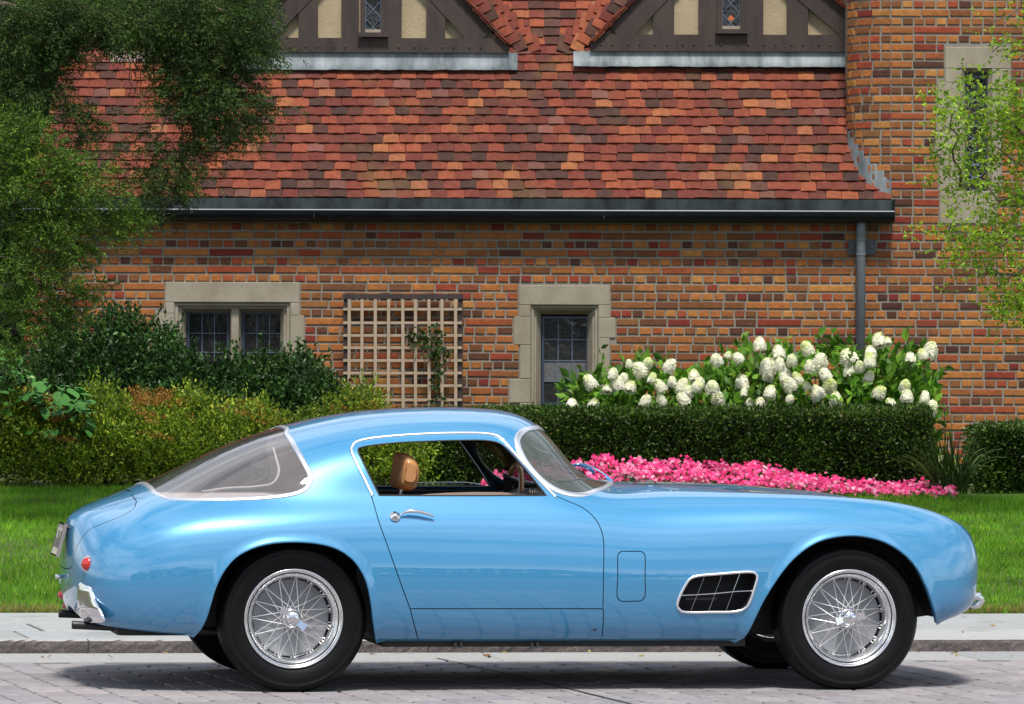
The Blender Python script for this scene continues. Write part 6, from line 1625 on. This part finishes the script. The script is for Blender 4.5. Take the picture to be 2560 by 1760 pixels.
# front: grille, headlamps, overriders
gr=MB(); 
c=np.array([3.335,0,.49])
V=[];F=[];n=40
for rr,xx in ((1.0,-.01),(1.08,.02),(1.0,.035),(.9,.02),(.88,-.05)):
    for k in range(n):
        t=2*PI*k/n; y=.26*rr*math.copysign(abs(math.cos(t))**.8,math.cos(t)); z=.085*rr*math.copysign(abs(math.sin(t))**.8,math.sin(t))
        V.append((c[0]+xx-.18*y*y,y,c[2]+z))
F=[(i*n+k,i*n+(k+1)%n,(i+1)*n+(k+1)%n,(i+1)*n+k) for i in range(4) for k in range(n)]
F.append(tuple(4*n+k for k in range(n)))
g_=obj('grille_surround',V,F,CHROME,car)
for i in range(-7,8): MB().box(c[0]-.01,c[0]+.0,i*.033-.0015,i*.033+.0015,.41,.57).build('grille_bar',CHROME,g_)
for i in range(5): MB().box(c[0]-.012,c[0]+.002,-.24,.24,.425+i*.033,.428+i*.033).build('grille_bar',CHROME,g_)
for s_ in (1,-1):
    P0=Vector((3.205,-.52*s_,.60)); D0=Vector((.93,-.25*s_,.08)).normalized()
    r_=lathe_on(MB(),P0,D0,[(.088,-.05),(.088,.012),(.080,.022),(.076,.022)]).build('headlight',CHROME,car,smooth=True)
    lathe_on(MB(),P0,D0,[(.076,.018),(.070,.034),(.05,.046),(.025,.052),(0,.054)]).build('lens',mat('lamp_glass',(.7,.75,.78),.1,coat=1),r_,smooth=True)
# small front overrider and the little lamp above it, by the nose
c=Vector(car_at(2443,1499,.36)); 
for s_ in (1,-1):
    ov=MB()
    pts=[Vector((c.x-.10,c.y*s_,c.z-.02)),Vector((c.x-.03,c.y*s_,c.z+.016)),Vector((c.x+.005,c.y*s_,c.z+.014)),Vector((c.x+.022,c.y*s_,c.z-.004)),Vector((c.x+.004,c.y*s_,c.z-.025)),Vector((c.x-.05,c.y*s_,c.z-.035))]
    ov.tube(pts,[.014,.020,.022,.018,.018,.012],10)
    ov.build('overrider',CHROME,car,smooth=True)
c=Vector(car_at(2440,1468,.3)); lathe_on(MB(),c-Vector((.03,0,0)),Vector((1,0,0)),[(.022,-.02),(.024,.02),(.018,.03),(0,.034)]).build('indicator_lamp',CHROME,car,smooth=True)
# ------------------------------------------------------------------ interior
TAN=mat('tan_leather',(.42,.20,.075),.45,bump=.0006,bscale=120,var=.12,vscale=10); TAND=mat('tan_leather_dark',(.22,.09,.03),.5)
TRIM=mat('black_trim',(.012,.013,.017),.5); CLOTH=mat('grey_lining',(.55,.51,.51),.8,var=.08,vscale=6); BEIGE=mat('beige_trim',(.36,.27,.22),.6)
def seat(cy,label=None):
    a=cinv(983,1222,cy); b=cinv(1040,1130,cy)
    # profile traced in side view, D shaped headrest
    prof=[cinv(x,y,cy)[[0,2]] for x,y in ((983,1211),(990,1170),(993,1140),(999,1131),(1010,1132),(1022,1139),(1032,1152),(1038,1172),(1037,1200),(1030,1218),(1020,1225),(1005,1225),(990,1220))]
    prof=[Vector((float(p[0]),0,float(p[1]))) for p in prof]; ctr=sum(prof,Vector())/len(prof)
    lay=[(-.165,.50),(-.160,.68),(-.150,.82),(-.140,.885),(-.135,.875),(-.128,.92),(-.105,.975),(-.07,1.0),(.07,1.0),(.105,.975),(.128,.92),(.150,.82),(.160,.68),(.165,.50)]
    V=[];F=[];n=len(prof)
    for y,s_ in lay:
        for p in prof:
            q=ctr+(p-ctr)*s_; V.append((q.x,-cy+y,q.z))
    for i in range(len(lay)-1):
        for k in range(n): F.append((i*n+k,i*n+(k+1)%n,(i+1)*n+(k+1)%n,(i+1)*n+k))
    F.append(tuple(range(n))); F.append(tuple((len(lay)-1)*n+k for k in reversed(range(n))))
    h=obj('headrest',V,F,TAN,None,smooth=True)
    me=h.data; me.polygons[len(F)-1].use_smooth=False; me.polygons[len(F)-2].use_smooth=False 
    bx=MB()
    # backrest below and cushion
    x0=prof[0].x
    P_=[(x0-.06,.30),(x0+.05,.30),(x0+.07,.5),(x0+.10,.66),(x0+.085,.80),(x0+.03,.835),(x0-.01,.82),(x0-.03,.7)]
    bx.prism(P_,-cy-.22,-cy+.22)
    s1=bx.build('seat',TAN,car); h.parent=s1
    cs=MB().prism([(x0+.0,.26),(x0+.48,.30),(x0+.52,.36),(x0+.48,.42),(x0+.05,.40)],-cy-.24,-cy+.24); cs.build('cushion',TAN,s1)
    MB().tube([(x0+.03,-cy-.05,.80),(x0+.03,-cy-.05,ctr.z)],.007,6).build('headrest_post',CHROME,s1)
    return s1
seat(.36)
# far seat is lower: only its cushion and back
sb=MB().prism([(.42,.30),(.55,.30),(.57,.5),(.55,.70),(.50,.80),(.44,.82),(.40,.7)],.14,.58).build('seat',TAN,car); MB().prism([(.46,.26),(.95,.30),(1.0,.36),(.95,.42),(.5,.40)],.14,.6).build('cushion',TAN,sb)
# door cards, cockpit tub, firewall, dash
tub=MB()
for s_ in (1,-1):
    y0,y1=sorted((-.62*s_,-.665*s_)); MB().box(.30,1.42,y0,y1,.26,.835).build('door_card',TRIM,car)
for s_ in (1,-1):
    wl=MB(); zt=.872
    y0,y1=sorted((-.60*s_,-.655*s_)); wl.box(.33,1.22,y0,y1,.845,zt if s_<0 else .865); wl.build('window_ledge',TRIM,car)
# low glass edge standing in the far door
e=[cinv(x,y,-.66)*np.array([1,-1,1]) for x,y in ((1005,1213),(1020,1209),(1060,1206.5),(1120,1205.5),(1170,1206.5),(1195,1210),(1205,1214))]
gl_=MB(); gl_.tube(e,.0025,6); gl_.build('window_glass_edge',CHROME,far_door)
gp_=MB(); nE=len(e); gp_.add([tuple(q) for q in e]+[(q[0],q[1],.85) for q in e],[(i,i+1,nE+i+1,nE+i) for i in range(nE-1)]); gp_.build('window_glass',GLASS,far_door)
MB().box(.28,1.55,-.68,.68,.24,.27).build('cockpit_floor',TRIM,car)
MB().box(1.50,1.54,-.60,.60,.25,.82).build('firewall',TRIM,car)
ds=MB().prism([(1.20,.70),(1.50,.70),(1.52,.87),(1.35,.895),(1.24,.89),(1.19,.86)],-.55,.55); ds.build('dashboard',TRIM,car)
# low beige arch that shows above the near door
a=[cinv(x,y,.50)*np.array([1,-1,1]) for x,y in ((1035,1239),(1080,1234.5),(1130,1231.5),(1190,1230),(1250,1230.5),(1290,1233),(1320,1237),(1332,1240))]
bz=MB(); V=[tuple(q) for q in a]+[(q[0],q[1]+.10,q[2]-.004) for q in a]+[(q[0],q[1],.84) for q in a]; n=len(a)
bz.add(V,[(i,i+1,n+i+1,n+i) for i in range(n-1)]+[(2*n+i,2*n+i+1,i+1,i) for i in range(n-1)]); bz.build('beige_arch',BEIGE,car)
# instrument binnacle and switches by the screen
c=Vector(car_at(1318,1212,-.40)); 
bn=MB(); V=[];F=[];n=16
pts=[Vector(car_at(x,y,-.42)) for x,y in ((1258,1186),(1275,1195),(1298,1204),(1320,1209),(1345,1210))]
bn.tube(pts,.012,8); bn.build('dash_rim',mat('dash_grey',(.14,.15,.17),.25,.5),car,smooth=True)
bn=MB(); b=[tuple(p) for p in pts]+[(p.x,p.y,.84) for p in pts]; bn.add(b,[(i,i+1,6+i,5+i) for i in range(4)]); bn.build('binnacle',TRIM,car)
sw=MB()
for k in range(6):
    c=Vector(car_at(1325+k*6,1226+ (k%2)*3,.2)); MB().tube([c-Vector((0,0,.02)),c+Vector((0,0,.008))],.003,6).build('dash_switch',CHROME,car)
# steering wheel: left hand drive
c=Vector(cinv(1279,1262,-.34)*np.array([1,-1,1]))
WOOD=mat('wood_rim',(.55,.27,.09),.25,coat=1)
q=Vector((-.985,0,.13)).normalized().to_track_quat('Z','Y').to_matrix()
ring=[c+q@Vector((.197*math.cos(t),.197*math.sin(t),0)) for t in [2*PI*k/48 for k in range(48)]]
stw=MB().tube(ring,.0135,10,closed=True).build('steering_wheel',WOOD,car,smooth=True)
sps=MB()
for t in (0,2.3,4.0):
    sps.tube([c+q@Vector((.03*math.cos(t),.03*math.sin(t),-.02)),c+q@Vector((.19*math.cos(t),.19*math.sin(t),0))],[.006,.004],6)
sps.tube([c+q@Vector((0,0,-.01)),c+q@Vector((0,0,-.3))],.02,10)
sps.build('wheel_spokes',CHROME,stw)
# pale lining under the rear window: shelf and teardrop edge
sh=MB(); 
xs=[-.56,-.45,-.3,-.15,0,.15]; wd=[.40,.50,.57,.60,.60,.60]
V=[];F=[]
for x,w_ in zip(xs,wd): V+=[(x,-w_,.862 if x>-.5 else .875),(x,w_,.862 if x>-.5 else .875)]
F=[(2*i,2*i+2,2*i+3,2*i+1) for i in range(len(xs)-1)]
sh.add(V,F); sh.build('rear_shelf',CLOTH,car)
# headlining: inner skin of the roof and the rear pillars, just inside the shell
lm=(region==0)&(UV[TR].mean(1)[:,1]>5.6)&(CEN3[:,0]>-.62)&(CEN3[:,0]<1.30)
hl=shell('headlining',lm&(CEN3[:,0]<.45),CLOTH,car,both=True,off=-.022)
hl2=shell('headlining',lm&(CEN3[:,0]>=.45),mat('roof_lining_dark',(.05,.045,.045),.8),car,both=True,off=-.02)
# moulded edge of the lining that shows as a pale teardrop through the near glass
td_=catmull([(500,1216),(560,1208),(640,1205),(680,1198),(693,1180),(695,1160),(688,1135),(679,1105)],False,8)
tb=MB().tube([Vector(sp(x,y,5,10,-.03)[0]) for x,y in td_],.006,8); tb.build('lining_edge',mat('lining_beige',(.50,.47,.46),.7),car,smooth=True)
